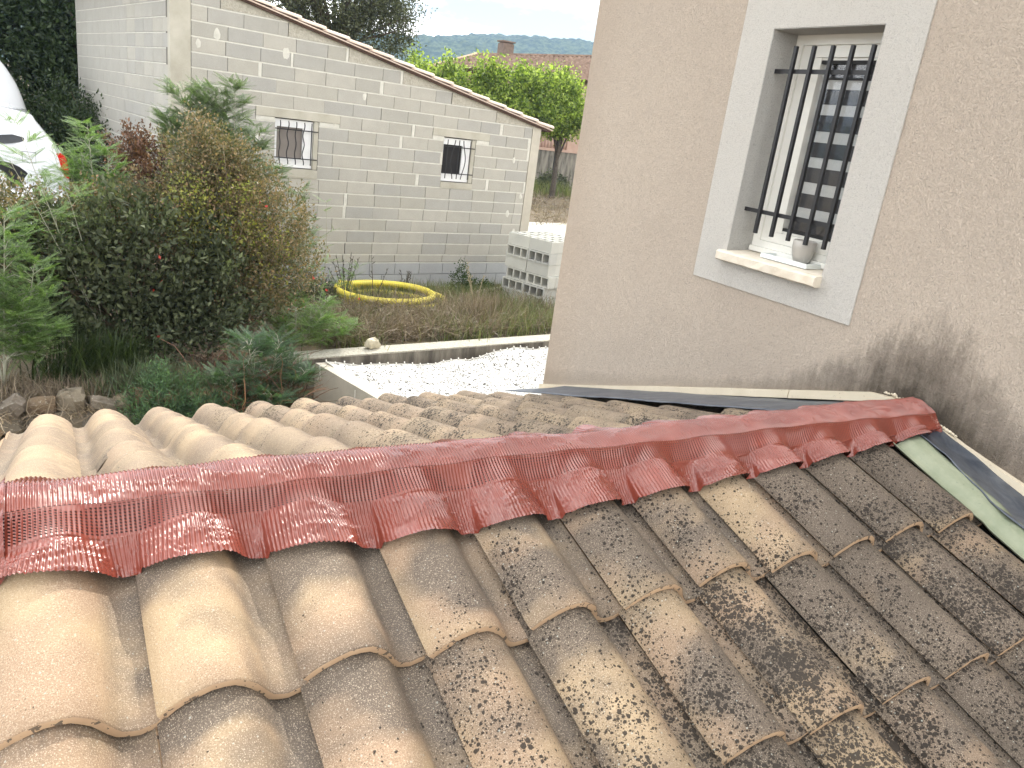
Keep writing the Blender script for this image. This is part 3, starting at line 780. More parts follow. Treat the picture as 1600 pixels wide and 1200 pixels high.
for i, z in enumerate(lines[1:]):
    xe = min(colR, (4.19-GL)+(lz(1.15)-lz(z)-.02)/.2035)
    if xe <= colL: break
    iv = [(colL, xe)]
    for w in (w1, w2):
        if w[2] < z < w[3]:
            iv = [s for (p, q) in iv for s in (((p, w[0]), (w[1], q)) if w[0] > p and w[1] < q else ((p, q),))]
    for (p, q) in iv: mort_strip(z, p, q)
    mort.box((.003, .117, lz(z)-.007), (.06, LY, lz(z)+.007))
# random mortar-filled wide gaps and patches smeared on the blocks
out = []
for (fc, a, c, z0, z1) in blocks:
    if fc == 'G' and c-a > .3 and brng.random() < .13 and z0 > -2.3:
        wd = brng.uniform(.04, .075); out.append((fc, a, c-wd, z0, z1)); mort.box((c-wd, .0015, lz(z0)+.004), (c-.002, .06, lz(z1)-.004))
    else: out.append((fc, a, c, z0, z1))
blocks = out
shared = {}
cand = []
for (fc, a, c, z0, z1) in blocks:
    l = c-a-.006; h = z1-z0-.018
    if l < .03: continue
    cand.append((fc, a+.003, l, z0+.009, h))
def blk_mesh(l, h, fc):
    k = (round(l, 2), round(h, 3), fc)
    if k not in shared:
        bb = B(); w = .055
        if fc == 'G':   # bevelled front arris, 5 mm proud of the backing
            e = .004
            V = [(e, 0, e), (l-e, 0, e), (l-e, 0, h-e), (e, 0, h-e), (0, e, 0), (l, e, 0), (l, e, h), (0, e, h), (0, w, 0), (l, w, 0), (l, w, h), (0, w, h)]
        else:
            e = .004
            V = [(0, l-e, e), (0, e, e), (0, e, h-e), (0, l-e, h-e), (e, l, 0), (e, 0, 0), (e, 0, h), (e, l, h), (w, l, 0), (w, 0, 0), (w, 0, h), (w, l, h)]
        F = [(0, 1, 2, 3)]+[(j, 4+j, 4+(j+1) % 4, (j+1) % 4) for j in range(4)]+[(4+j, 8+j, 8+(j+1) % 4, 4+(j+1) % 4) for j in range(4)]
        bb.add(V, F); shared[k] = bb.mesh('concrete_block', [M_BLOCK])
    return shared[k]
cand.sort(key=lambda q: (0 if q[0] == 'G' else 1, q[1]))
vis = cand[:300]; rest = cand[300:]
for (fc, s, l, z, h) in vis:
    lr = l
    m_ = blk_mesh(lr, h, fc)
    d = brng.uniform(-.0015, .0015)
    link('concrete_block', m_, gar, loc=(s, d, lz(z)) if fc == 'G' else (d, s, lz(z)))
if rest:
    bb = B()
    for (fc, s, l, z, h) in rest:
        bb.box((0, s, lz(z)), (.05, s+l, lz(z)+h))
    bb.build('concrete_block', M_BLOCK, gar, kind='stuff')
mort.build('mortar', M_MORTAR, gar, kind='stuff')
# smeared dabs
b = B()
for (x, z, r_) in ((.62, .66, .07), (1.62, .56, .075), (.37, .50, .05), (8.5-GL, -.98, 0.0), (9.35-GL, -.62, .05), (9.62-GL, -1.28, .05), (9.35-GL, -1.62, .055), (6.2-GL, .12, .05), (2.45, -.35, .04), (9.55-GL, -1.95, .05)):
    if r_ == 0: continue
    b = B(); V = [(x, -.006, lz(z))]+[(x+r_*(.7+.3*brng.random())*math.cos(t_)*.8, -.001, lz(z)+r_*1.25*(.7+.4*brng.random())*math.sin(t_)) for t_ in np.linspace(0, 2*math.pi, 13)[:-1]]
    b.add(V, [(0, 1+(k+1) % 12, 1+k) for k in range(12)]); b.build('mortar_dab', M_MORTAR, gar)
# plinth of bluish blocks
for r_, (z0, z1) in enumerate(((-2.755, -2.565), (-2.955, -2.765), (-3.15, -2.965))):
    x = -.02 if r_ % 2 else -.27
    while x < LX:
        a, c = max(x, 0.0), min(x+.495, LX-.02)
        if c-a > .04:
            bb = B(); bb.box((0, 0, 0), (c-a-.005, .052, z1-z0)); bb.build('plinth_block', M_BLOCKB, gar, loc=(a, -.030, lz(z0)))
        x += .5
gbox(B(), 0, LX-.02, -.028, .02, -2.563, -2.5545).build('plinth_ledge', M_MORTAR, gar)
# corner columns
b = B(); b.prism(wallpoly(-.004, colL-.006, lz(-3.15)), -.006, .115, 1); b.build('corner_column', M_CONC, gar)
b = B(); b.prism(wallpoly(colR+.006, LX+.004, lz(-3.15)), -.006, .049, 1); b.build('corner_column', M_CONCL, gar)
# lintels, sills, windows
for (lx0, lx1, w) in ((4.449-GL, 5.80-GL, w1), (7.529-GL, 8.742-GL, w2)):
    gbox(B(), lx0+.004, lx1-.004, -.008, .048, -.345, -.222).build('lintel', M_CONC, gar)
    gbox(B(), lx0+.004, w[0]-.006, -.001, .048, -.408, -.349).build('mortar_fill', M_MORTAR, gar); gbox(B(), w[1]+.006, lx1-.004, -.001, .048, -.408, -.349).build('mortar_fill', M_MORTAR, gar)
    gbox(B(), w[0]-.0, w[1], -.012, .048, -1.212, w[2]-.010).build('window_sill', M_CONC, gar)
    # side reveal seen on the right
    gbox(B(), w[1]-.075, w[1]-.004, .010, .20, w[2], w[3]-.002).build('reveal', M_CONC, gar)
    wn = link('window', None, gar)
    x0_, x1_, z0_, z1_ = w[0]+.012, w[1]-.08, w[2]+.008, w[3]-.012
    fw = .055
    def gfr(x0, x1, z0, z1, y0, y1, w_l, w_r, w_b, w_t):
        b = B(); gbox(b, x0, x0+w_l, y0, y1, z0, z1); gbox(b, x1-w_r, x1, y0, y1, z0, z1); gbox(b, x0+w_l, x1-w_r, y0, y1, z0, z0+w_b); gbox(b, x0+w_l, x1-w_r, y0, y1, z1-w_t, z1); return b
    first = w is w1
    gfr(x0_, x1_, z0_, z1_, .045, .075, .03 if first else .012, .16 if first else .17, .13, .11).build('window_board', simple('white_board', (.74, .75, .76), (.80, .81, .82), 6, .7), wn)
    gbox(B(), x0_+.012, x1_-.15, .079, .084, z0_+.12, z1_-.10).build('pane', simple('dim_curtained_pane', (.19, .17, .155), (.23, .205, .185), 5, .5) if first else simple('dark_opening', (.008, .008, .010), (.015, .014, .014), 6, .5), wn)
    gr_ = link('window_grille', None, gar)
    nb = 5; gx = np.linspace(x0_+.05, x1_-.05, nb)
    for k, xx in enumerate(gx):
        zz = np.linspace(z0_+.05, z1_-.02, 22); am = [.0, .016, .008, .016, 0][k] if not first else [.008, .014, .010, .014, 0][k]
        ph = [0, 1, 0, -1, 0][k]
        pts = []
        for z in zz:
            u = (z-z0_)/(z1_-z0_)
            dx = am*math.sin(u*math.pi*5) if first else am*(1 if k in (1, 3) else 0)*math.cos(u*math.pi*2)*2.2*(1 if k == 1 else -1)
            pts.append((xx+dx, -.030, lz(z)))
        B().tube(pts, .0085, 5).build('bar', M_IRON, gr_, True)
    for z in (z0_+.14, z1_-.14):
        B().tube([(x0_-.02, -.018, lz(z)), (x1_+.06, -.018, lz(z))], .009, 5).build('cross_bar', M_IRON, gr_)
# roof: slab, fascia layers, row of verge tiles
nseg = 20; sx0, sx1 = -.35, 10.13-GL
b = B(); b.prism([(sx0, slope_z(sx0)+.001), (sx1-.02, slope_z(sx1)+.001), (sx1-.02, slope_z(sx1)+.03), (sx0, slope_z(sx0)+.03)], -.045, LY+.1, 1); b.build('roof_boarding', M_FASCIA, gar)
b = B(); b.prism([(sx0, slope_z(sx0)+.034), (sx1+.02, slope_z(sx1)+.034), (sx1+.02, slope_z(sx1)+.052), (sx0, slope_z(sx0)+.052)], -.062, LY+.1, 1); b.build('roof_batten', M_VERGE, gar)
b = B(); b.prism([(sx0, slope_z(sx0)+.054), (sx1+.0, slope_z(sx1)+.054), (sx1+.0, slope_z(sx1)+.066), (sx0, slope_z(sx0)+.066)], -.040, LY+.1, 1); b.build('roof_boarding', M_FASCIA, gar)
ang = math.atan(.2035); tl = .40
k = 0; x = sx1+.04
while x > sx0:
    # barrel tile: half round, lower end to the right, laps over the one below
    bb = B(); pr = []
    for r_, yy in ((.062, 0), (.062, 1)): pass
    V = []; nn = 9
    for (xx, R, zoff) in ((0, .070, .022), (-tl-.05, .058, .0)):
        for Rr in (R, R-.014):
            for j in range(nn):
                a = math.pi*j/(nn-1); V.append((xx, -Rr*math.cos(a), zoff+Rr*math.sin(a)*.80))
    F = []
    for j in range(nn-1):
        F += [(j, j+1, 2*nn+j+1, 2*nn+j), (nn+j, 3*nn+j, 3*nn+j+1, nn+j+1), (j, nn+j, nn+j+1, j+1)]
    F += [(0, 2*nn, 3*nn, nn), (nn-1, 2*nn-1, 4*nn-1, 3*nn-1)]
    if k == 0: bb.add(V, F); VT = bb.mesh('verge_tile', [M_VERGE], True); VT.set_sharp_from_angle(angle=rad(50))
    o = link('verge_tile', VT, gar, loc=(x, .012, slope_z(x)+.066), rot=(0, ang, 0))
    x -= tl*math.cos(ang); k += 1
b = B(); b.prism([(sx0, slope_z(sx0)+.068), (sx1+.0, slope_z(sx1)+.068), (sx1, slope_z(sx1)+.10), (sx0, slope_z(sx0)+.10)], .08, LY+.1, 1); b.build('roof_covering', M_VERGE, gar)

# ------------------------------------------------------------------ walls of the yard, shade net
low = thing('low_concrete_wall', 'long low weathered concrete wall with pale coping running behind the white shade net', 'wall', (2.6, 8.72, -4), rad(7.2))
B().box((-.35, 0, 0), (7, .27, 1.085)).build('wall_body', M_CONCD, low)
B().box((-.35, -.004, 1.086), (7, .274, 1.105)).build('coping', M_COPE, low)
W2 = thing('side_yard_wall', 'smooth light grey concrete wall dropping towards the roof at the left end of the shade net', 'wall', (2.60, 8.66, -4), 0)
b = B(); b.prism([(-.0, 0), (0, 1.06), (-1.15, 1.02), (-2.6, .98), (-2.6, 0)], .0, .20, 0)
V = [(x+(-y)*.30, y, z) for (x, y, z) in b.v]; b.v = V; b.build('wall_body', M_CONCL, W2)

# shade net
nu, nw = 400, 190
U, Wd = np.meshgrid(np.linspace(0, 1, nu), np.linspace(0, 1, nw))
A_ = np.array([2.72, 8.64, -2.93]); Bc = np.array([6.9, 9.16, -2.965]); Cc = np.array([7.3, 6.2, -3.25]); Dc = np.array([3.50, 6.2, -3.05])
Pn = (A_*(1-U[..., None])+Bc*U[..., None])*(1-Wd[..., None])+(Dc*(1-U[..., None])+Cc*U[..., None])*Wd[..., None]
sag = .11*np.sin(math.pi*np.clip(U/.66, 0, 1))**1.1*(1-.35*Wd)+.06*np.sin(math.pi*Wd)
Pn[..., 2] -= sag
Pn[..., 1] -= .04*np.sin(math.pi*np.clip(U/.66, 0, 1))*(1-Wd)
Pn[..., 2] += (vnoise(U*90, Wd*45, 100)-.5)*.018+(vnoise(U*220, Wd*110, 101)-.5)*.012+(vnoise(U*12, Wd*8, 105)-.5)*.05
ix = np.arange(nu*nw).reshape(nw, nu)
Fq = np.stack([ix[:-1, :-1], ix[:-1, 1:], ix[1:, 1:], ix[1:, :-1]], -1)
hole = (vnoise(U[:-1, :-1]*170, Wd[:-1, :-1]*85, 102) > .85) & (rng.random((nw-1, nu-1)) < .8)
hole |= rng.random((nw-1, nu-1)) < .085
hole |= (vnoise(U[:-1, :-1]*14, Wd[:-1, :-1]*6, 104) > .80) & (rng.random((nw-1, nu-1)) < .15)
net = link('shade_net', None, None, (2.72, 8.64, -4), label='white openwork shade net slung over the yard beside the low wall', cat='shade net')
link('net_cloth', mesh('net_cloth', Pn.reshape(-1, 3)-np.array([2.72, 8.64, -4]), Fq[~hole].reshape(-1, 4), [M_NET], True), net)
b = B(); edge = [Vector(tuple(Pn[0, i]-np.array([2.72, 8.64, -4])))+Vector((0, 0, .004)) for i in range(0, nu, 8)]
b.tube(edge, .007, 5)
for i in range(0, nu, 11): p = Pn[0, i]-np.array([2.72, 8.64, -4.004]); b.tube([(p[0], p[1]-.01, p[2]), (p[0]+.004, p[1]+.008, p[2]+.022)], .009, 5)
edge = [Vector(tuple(Pn[j, 0]-np.array([2.72, 8.64, -4])))+Vector((0, 0, .004)) for j in range(0, nw, 8)]; b.tube(edge, .008, 5)
b.build('edge_cord', M_ROPE, net, True)
for (t_, ln) in ((.0, .20), (.27, .22)):
    j = int(t_*(nw-1)); p = Pn[j, 0]-np.array([2.72, 8.64, -4]); q = Vector((p[0]-.10, p[1]-.10, p[2]-.02))
    b = B(); b.tube([q+Vector((0, 0, .03)), q+Vector((.005, 0, -ln*.5)), q+Vector((-.02, 0, -ln*.8)), q+Vector((0, 0, -ln)), q+Vector((.02, 0, -ln*.8)), q+Vector((.008, 0, -ln*.45)), q+Vector((.002, 0, -.02))], .005, 5)
    b.build('hanging_loop', M_ROPE, net, True)
for t_ in (.12, .36):
    j = int(t_*(nw-1)); p = Pn[j, 0]-np.array([2.72, 8.64, -4])
    B().tube([(p[0]-.09, p[1]-.05, p[2]-.045), (p[0]-.03, p[1]-.03, p[2]-.03)], [.028, .02], 7).build('clamp', M_BLK, net, True)

# retaining wall of loose stones
def stone_mesh(seed, mat):
    r = np.random.default_rng(seed); V = []; n1, n2 = 6, 9
    for i in range(n1+1):
        th = math.pi*i/n1
        for j in range(n2):
            ph = 2*math.pi*j/n2; k = 1+r.normal(0, .13)
            d = np.array([math.sin(th)*math.cos(ph), math.sin(th)*math.sin(ph), math.cos(th)])
            d = np.sign(d)*np.abs(d)**.55
            V.append(d*k*.5)
    F = [(i*n2+j, i*n2+(j+1) % n2, (i+1)*n2+(j+1) % n2, (i+1)*n2+j) for i in range(n1) for j in range(n2)]
    m = mesh('stone', V, F, [mat], True); m.set_sharp_from_angle(angle=rad(24)); return m
n = N('field_stone', .9, .25); r = n.rnd()
c = n.ramp(r, (0, (.13, .11, .085)), (.3, (.24, .20, .14)), (.5, (.28, .17, .08)), (.7, (.10, .088, .075)), (.85, (.18, .15, .12)), (1, (.38, .35, .28)))
c = n.mix(n.map(n.noise(n.pos, 14, 5, .7), .35, .7, 0, .7), c, (.10, .085, .065)); c = n.mix(n.map(n.noise(n.pos, 45, 3, .7), .6, .7, 0, .6), c, (.48, .46, .38))
n.color(c); n.bump(n.noise(n.pos, 30, 5, .7), .8, .02); M_STONE = n.m
SM = [stone_mesh(s, M_STONE) for s in range(7)]
sw = thing('dry_stone_wall', 'rough dry stone retaining wall of brown and grey stones below the shrubs at the left', 'wall', (0, 7.35, -4))
sr = np.random.default_rng(17); cnt = 0
def wall_path(s):   # s metres along the wall from x=-1.6
    if s < 2.9: return -1.6+s, 7.36, 0
    u = min((s-2.9)/1.5, 1); return 1.3+.55*u, 7.36+1.35*u, math.atan2(1.35, .55)
for row in range(8):
    z = -3.95+row*.155; s = sr.uniform(0, .15)
    while s < 4.3:
        w_ = sr.uniform(.10, .34); x, y, a = wall_path(s+w_/2)
        o = link('stone', SM[sr.integers(7)], sw, loc=(x, y-7.35-.02-(.05*(7-row))*.5+sr.normal(0, .018), z+4+.07+sr.normal(0, .012)))
        o.rotation_euler = (sr.normal(0, .22), sr.normal(0, .22), a+sr.normal(0, .2)); o.scale = (w_*1.02, .22, sr.uniform(.12, .23))
        s += w_*.95; cnt += 1
b = B(); b.box((-1.9, .06, 0), (1.35, .1, 1.15)); b.build('earth_core', M_SOIL, sw)

lo = link('limestone_lump', stone_mesh(44, simple('limestone', (.42, .38, .28), (.60, .55, .42), 14, .9, .2, .6, 60, .01, 'pos')), None, (3.42, 9.02, -2.83), (.2, .1, .5), 'small pale limestone lump lying on the coping of the low wall', 'stone'); lo.scale = (.20, .12, .13)
# yellow pipe coil
b = B(); 
def coil(cx, cy, z, R, squash, a0, a1, rr_, lift=0, tail=None):
    P_ = []; nn = 150
    for i in range(nn):
        t_ = a0+(a1-a0)*i/(nn-1); u = i/(nn-1)
        P_.append(Vector((cx+R*math.cos(t_), cy+R*squash*math.sin(t_), z+lift*u)))
    if tail: P_ = [P_[0]+Vector(tail)*k for k in (1, .75, .5, .25)]+P_
    return P_
def pipe(pts, R):
    # resample for corrugations
    pts = [Vector(p) for p in pts]; out = [pts[0]]; acc = 0
    for a, c in zip(pts[:-1], pts[1:]):
        d = (c-a).length; k = max(1, int(d/.009)); out += [a.lerp(c, (i+1)/k) for i in range(k)]
    rs = [R*(1 if (i//2) % 2 else .93) for i in range(len(out))]
    return out, rs
c1 = coil(4.66, 11.50, -2.85, .84, .86, rad(95), rad(-262), .04, .02, (-.55, .20, .02))
c2 = coil(4.50, 11.45, -2.76, .76, .88, rad(120), rad(-225), .04, .03)
c3 = coil(4.50, 11.50, -2.90, .66, .8, rad(150), rad(-190), .04, .02)
hose = thing('yellow_drain_pipe', 'coil of yellow corrugated drain pipe lying in dry weeds by the garage wall', 'pipe coil', (4.6, 11.5, -3))
for c_ in (c1, c2, c3):
    o_, r_ = pipe([p-Vector((4.6, 11.5, -3)) for p in c_], .054); B().tube(o_, r_, 10).build('pipe_loop', M_YEL, hose, True)
b = B(); b.box((0, 0, 0), (1.15, .10, .03)); b.build('plank', M_WOOD, None, loc=(6.12, 11.93, -2.93), rot=(0, rad(-3), rad(20)), label='grey weathered plank lying in the grass beside the block stack', cat='plank')
b = B(); b.box((0, 0, 0), (2.3, .35, .05)); b.build('concrete_kerb', M_CONC, None, loc=(2.9, 10.75, -2.96), rot=(0, 0, rad(8)), label='pale concrete slab edge on the ground left of the yellow pipe', cat='slab')
b = B(); b.box((0, 0, 0), (.09, 1.2, .03)); 
# stack of hollow blocks
def hollow_mesh(mat):
    b = B(); L_, W_, H_ = .495, .195, .195; t_ = .026
    # cells open along local z
    b.box((0, 0, 0), (L_, t_, H_)); b.box((0, W_-t_, 0), (L_, W_, H_)); b.box((0, t_, 0), (t_, W_-t_, H_)); b.box((L_-t_, t_, 0), (L_, W_-t_, H_))
    for k in (1, 2): x = L_*k/3; b.box((x-t_/2, t_, 0), (x+t_/2, W_-t_, H_))
    return b.mesh('hollow_block', [mat])
HM = hollow_mesh(M_BLOCKN)
near = Vector((7.30, 11.16, -2.99)); farp = Vector((7.05, 11.92, 0)); ang_s = math.atan2(farp.y-near.y, farp.x-near.x)   # along the left face, away
hr = np.random.default_rng(4)
ca, sa = math.cos(ang_s), math.sin(ang_s)
def wpos(p, q): # p along the left face from the near corner, q to the right
    return (near.x+ca*p+sa*q, near.y+sa*p-ca*q)
names_z = ['bottom', 'second', 'third', 'fourth', 'fifth', 'top']
for lay in range(6):
    z = near.z+.2*lay; openf = lay in (1, 2, 4)
    for c_ in range(2):
        for r_ in range(5 if not openf else 5):
            p, q = c_*.5+hr.normal(0, .006)+(.02 if lay == 1 else 0)-(.04 if lay == 2 else 0), r_*.2+hr.normal(0, .004)-(.015 if lay in (1, 4) else 0)
            x, y = wpos(p, q); o = link('hollow_block', HM, None)
            if not openf:
                M = Matrix(((ca, sa, 0, x), (sa, -ca, 0, y), (0, 0, 1, z), (0, 0, 0, 1)))
                M = Matrix.Translation((x+sa*.195, y-ca*.195, z)) @ Matrix.Rotation(ang_s, 4, 'Z')
            else:
                x, y = wpos(p+.495, q)
                M = Matrix(((-ca, 0, sa, x), (-sa, 0, -ca, y), (0, 1, 0, z), (0, 0, 0, 1)))
            o.matrix_world = M
            o['category'] = 'concrete block'; o['group'] = 'hollow concrete blocks stacked by the garage corner'
            if r_ == 0:
                o['label'] = 'hollow block on the left face of the grey stack, %s layer, %s' % (names_z[lay], 'nearer corner' if c_ == 0 else 'farther corner')
            elif c_ == 0:
                o['label'] = 'hollow block on the near end of the grey stack, %s layer, %s from the left' % (names_z[lay], ['', 'second', 'third', 'fourth', 'last'][r_])
            else:
                o['label'] = 'hollow block on the far right side of the grey stack, %s layer, %s row back' % (names_z[lay], ['', 'second', 'third', 'fourth', 'last'][r_])

# concrete path behind the garage corner
b = B(); b.add([(8.8, 17.6, -2.93), (22, 19.6, -2.93), (24, 23.6, -2.93), (9.2, 21.6, -2.93)], [(0, 1, 2, 3)])
b.build('concrete_path', simple('pale_path_concrete', (.36, .34, .29), (.42, .40, .35), 4, .9, .2, .3, 40, .005, 'pos'), kind='structure')  # path in its own pale concrete colour

# boundary wall with balusters and panels far behind
bw = thing('boundary_wall', 'stained grey boundary wall with a pink baluster parapet at the end of the dirt slope', 'wall', (20, 36, -3), rad(8))
B().box((-6, 0, 0), (14, .2, 1.95)).build('wall_body', M_CONCD, bw)
M_PINK = simple('pink_render', (.40, .27, .21), (.48, .34, .27), 2, .9)
B().box((-6, -.05, 1.95), (14, .25, 2.08)).build('coping', M_PINK, bw)
for k in range(62):
    x = -5.8+k*.22
    if x > 3.9: continue
    B().tube([(x, .1, 2.08), (x+.03, .1, 2.3), (x-.02, .1, 2.55), (x, .1, 2.95)], [.05, .075, .045, .06], 6).build('baluster', M_PINK, bw, True)
B().box((-6, 0, 2.95), (3.9, .22, 3.08)).build('handrail', M_PINK, bw)
B().box((4.0, -.02, 2.08), (14, .22, 3.3)).build('solid_parapet', M_PINK, bw)
for x in (-2.2, 3.2): B().box((x, -.04, 0), (x+.07, -.003, 1.9)).build('rain_pipe', M_BLK, bw)

# far house with tiled roof
fh = thing('tiled_farmhouse', 'long low house with a brown canal tile roof and square chimney behind the green trees', 'house', (24, 42, -3.2))
FB = np.array([24, 42, -3.2])
TL_, TR_, BR_, BL_ = [np.array(p)-FB for p in ((22.74, 46, 3.65), (33.0, 38.7, 4.92), (32.6, 32.6, 2.85), (17.6, 40.4, 2.35))]
M_FROOF = N('old_roof_tiles', .9, .2); n = M_FROOF
n.color(n.mix(n.map(n.noise(n.pos, 3, 5, .7), .35, .65), (.13, .085, .062), (.27, .19, .145))); M_FROOF = n.m
ncol, nro = 46, 13; rows_ = []
us_ = np.linspace(0, 1, ncol*8+1); tv = []
for k in range(nro):
    for q in (0, 1): tv.append(((k+q*.98)/nro, .06*(1-q)))
G_ = np.array([[(BL_*(1-u)+BR_*u)*(1-t_)+(TL_*(1-u)+TR_*u)*t_+np.array([0, 0, abs(math.sin(u*ncol*math.pi))*.085+l_]) for u in us_] for (t_, l_) in tv])
ix = np.arange(G_.shape[0]*G_.shape[1]).reshape(G_.shape[:2])
link('roof', mesh('roof', G_.reshape(-1, 3), np.stack([ix[:-1, :-1], ix[:-1, 1:], ix[1:, 1:], ix[1:, :-1]], -1).reshape(-1, 4), [M_FROOF], True), fh, kind='stuff')
HLp = np.array((19.3, 46.2, 2.35))-FB
b = B(); b.add([TL_, BL_, HLp], [(0, 1, 2)]); b.add([TL_, HLp, HLp+np.array([6, 9, 0]), TR_+np.array([4, 9, -2]), TR_], [(0, 1, 2, 3, 4)]); b.build('hip_slope', M_FROOF, fh)
up1 = np.array([0, 0, .08])
b = B(); b.tube([tuple(HLp+up1), tuple(TL_+up1)], .12, 6); b.build('hip_tiles', simple('pale_hip_tiles', (.55, .42, .30), None, 5), fh)
b = B(); b.tube([tuple(TL_+up1), tuple(TR_+up1)], .10, 6); b.build('ridge_tiles', M_FROOF, fh)
dn_ = np.array([0, 0, -.12]); A1, A2 = BL_+np.array([.5, .6, -.12]), BR_+np.array([.4, .6, -.12])
b = B(); b.add([A1, A2, (A2[0], A2[1], 0), (A1[0], A1[1], 0)], [(0, 1, 2, 3)]); b.add([A1, HLp+dn_, (HLp[0], HLp[1], 0), (A1[0], A1[1], 0)], [(0, 3, 2, 1)]); b.build('wall', M_PINK, fh)
cx_, cy_ = 24.2-FB[0], 45.15-FB[1]
b = B(); b.box((cx_-.36, cy_-.36, 6.5), (cx_+.36, cy_+.36, 7.72)); b.box((cx_-.30, cy_-.30, 7.722), (cx_+.30, cy_+.30, 7.80)); b.box((cx_-.42, cy_-.42, 7.80), (cx_+.42, cy_+.42, 7.88)); b.build('chimney', simple('brown_chimney', (.13, .095, .075), (.20, .15, .12), 6), fh)

# ------------------------------------------------------------------ vehicles
def car_body(name, prof_, W_, mat, tumble=.10, bev=.07):
    """prof_: closed side outline (x, z); grown across the width with rounded shoulders"""
    P_ = np.array(prof_, float); c_ = P_.mean(0); zmid = np.percentile(P_[:, 1], 55); zmax = P_[:, 1].max()
    V = []; n_ = len(P_)
    for (w, s_) in ((0, .93), (.03, .97), (bev, .99), (.2, 1.0), (W_-.2, 1.0), (W_-bev, .99), (W_-.03, .97), (W_, .93)):
        Q = c_+(P_-c_)*s_
        for q in Q:
            tb = tumble*max(0, (q[1]-zmid)/(zmax-zmid)); yy = w
            if w < W_/2: yy = w+tb
            else: yy = w-tb
            V.append((q[0], yy, q[1]))
    F = [(i*n_+k, i*n_+(k+1) % n_, (i+1)*n_+(k+1) % n_, (i+1)*n_+k) for i in range(7) for k in range(n_)]
    F += [tuple(range(n_))[::-1], tuple(7*n_+k for k in range(n_))]
    m = mesh(name, V, F, [mat], True); m.set_sharp_from_angle(angle=rad(40)); return m
def spline(pts, k=4):
    out = []; n_ = len(pts)
    for i in range(n_):
        p0, p1, p2, p3 = [np.array(pts[(i+d) % n_], float) for d in (-1, 0, 1, 2)]
        for j in range(k):
            t_ = j/k; out.append(tuple(.5*((2*p1)+(-p0+p2)*t_+(2*p0-5*p1+4*p2-p3)*t_**2+(-p0+3*p1-3*p2+p3)*t_**3)))
    return out
def plate(b, poly, y, d=.012): b.prism(poly, y, y+d, 1); return b
def wheel(parent, x, y, R=.32):
    w = link('wheel', None, parent, loc=(x, y, R))
    b = B(); pr = [(R*.62, -.1), (R*.95, -.1), (R, -.06), (R, .06), (R*.95, .1), (R*.62, .1)]; V = []; n_ = 24
    for (r_, yy) in pr: V += [(r_*math.cos(2*math.pi*k/n_), yy, r_*math.sin(2*math.pi*k/n_)) for k in range(n_)]
    b.add(V, [(i*n_+k, (i+1)*n_+k, (i+1)*n_+(k+1) % n_, i*n_+(k+1) % n_) for i in range(5) for k in range(n_)]); b.build('tyre', M_BLK, w, True)
    b = B(); V = [(0, -.06, 0)]+[(R*.63*math.cos(2*math.pi*k/20), -.085 if k % 4 < 2 else -.06, R*.63*math.sin(2*math.pi*k/20)) for k in range(20)]; b.add(V, [(0, 1+(k+1) % 20, 1+k) for k in range(20)]); b.build('rim', M_CHROME, w)
# middle car: estate seen from its side, tail to the right.  local x=0 at the tail, negative forward
def estate(x, y, z, rz, label):
    t_ = thing('parked_car', label, 'car', (x, y, z), rz, None)
    pr = spline([(-4.1, .35), (-4.15, .75), (-3.2, .95), (-2.75, 1.02), (-2.1, 1.45), (-1.2, 1.52), (-.45, 1.44), (-.30, 1.32), (-.05, .98), (.02, .80), (.06, .45), (-.02, .26), (-1.0, .22), (-3.2, .22)], 5)
    link('body', car_body('body', pr, 1.72, M_CAR, .16), t_)
    b = plate(B(), spline([(-1.25, 1.36), (-.75, 1.32), (-.52, 1.16), (-.50, 1.06), (-.8, 1.0), (-1.25, .98)], 4), -.0+.055, .03); b.v = [(p[0], p[1]+max(0, (p[2]-.98))*.28, p[2]) for p in b.v]; b.build('side_window', M_CARGL, t_)
    b = plate(B(), [(-2.6, 1.02), (-2.1, 1.36), (-1.32, 1.38), (-1.32, .98)], .055, .03); b.v = [(p[0], p[1]+max(0, (p[2]-.98))*.28, p[2]) for p in b.v]; b.build('front_window', M_CARGL, t_)
    # rear screen
    b = B(); b.add([(-.285, .22, 1.33), (-.02, .12, .98), (-.02, 1.6, .98), (-.285, 1.5, 1.33)], [(0, 1, 2, 3)]); b.v = [(p[0]+.012, p[1], p[2]+.008) for p in b.v]; b.build('rear_screen', M_CARGL, t_)
    b = B(); pl = [(-.13, .93), (-.055, .95), (.015, .90), (.03, .78), (.045, .66), (.04, .60), (-.02, .62), (-.045, .72), (-.12, .80)]
    b.prism(pl, .012, .14, 1); b.build('tail_light', M_LAMPR, t_)
    b = B(); b.prism(pl, 1.58, 1.708, 1); b.build('tail_light', M_LAMPR, t_)
    b = B(); b.box((.0, .2, .30), (.075, 1.5, .42)); b.build('bumper_insert', M_BLK, t_)
    B().tube([(-1.28, .045, 1.0), (-1.30, -.004, .8), (-1.30, -.004, .34)], .006, 4).build('door_gap', M_BLK, t_)
    B().tube([(-.52, -.003, .93), (-.36, -.003, .93), (-.36, -.003, .79), (-.52, -.003, .79), (-.52, -.003, .93)], .004, 4).build('fuel_flap_gap', M_BLK, t_)
    B().box((-1.62, -.022, .86), (-1.42, .005, .885)).build('door_handle', M_CAR, t_)
    B().tube([(-1.9, .02, .40), (-.08, .02, .40)], .012, 4).build('sill_strip', M_BLK, t_)
    for wx in (-.78, -3.35):
        wheel(t_, wx, .10); wheel(t_, wx, 1.62)
        bb = B(); V = [(wx, -.001+.03, .36)]+[(wx+.42*math.cos(a), .028, .36+.42*math.sin(a)) for a in np.linspace(-.3, math.pi+.3, 18)]; bb.add(V, [(0, k, k+1) for k in range(1, 18)]); bb.build('wheel_arch', M_BLK, t_)
    return t_
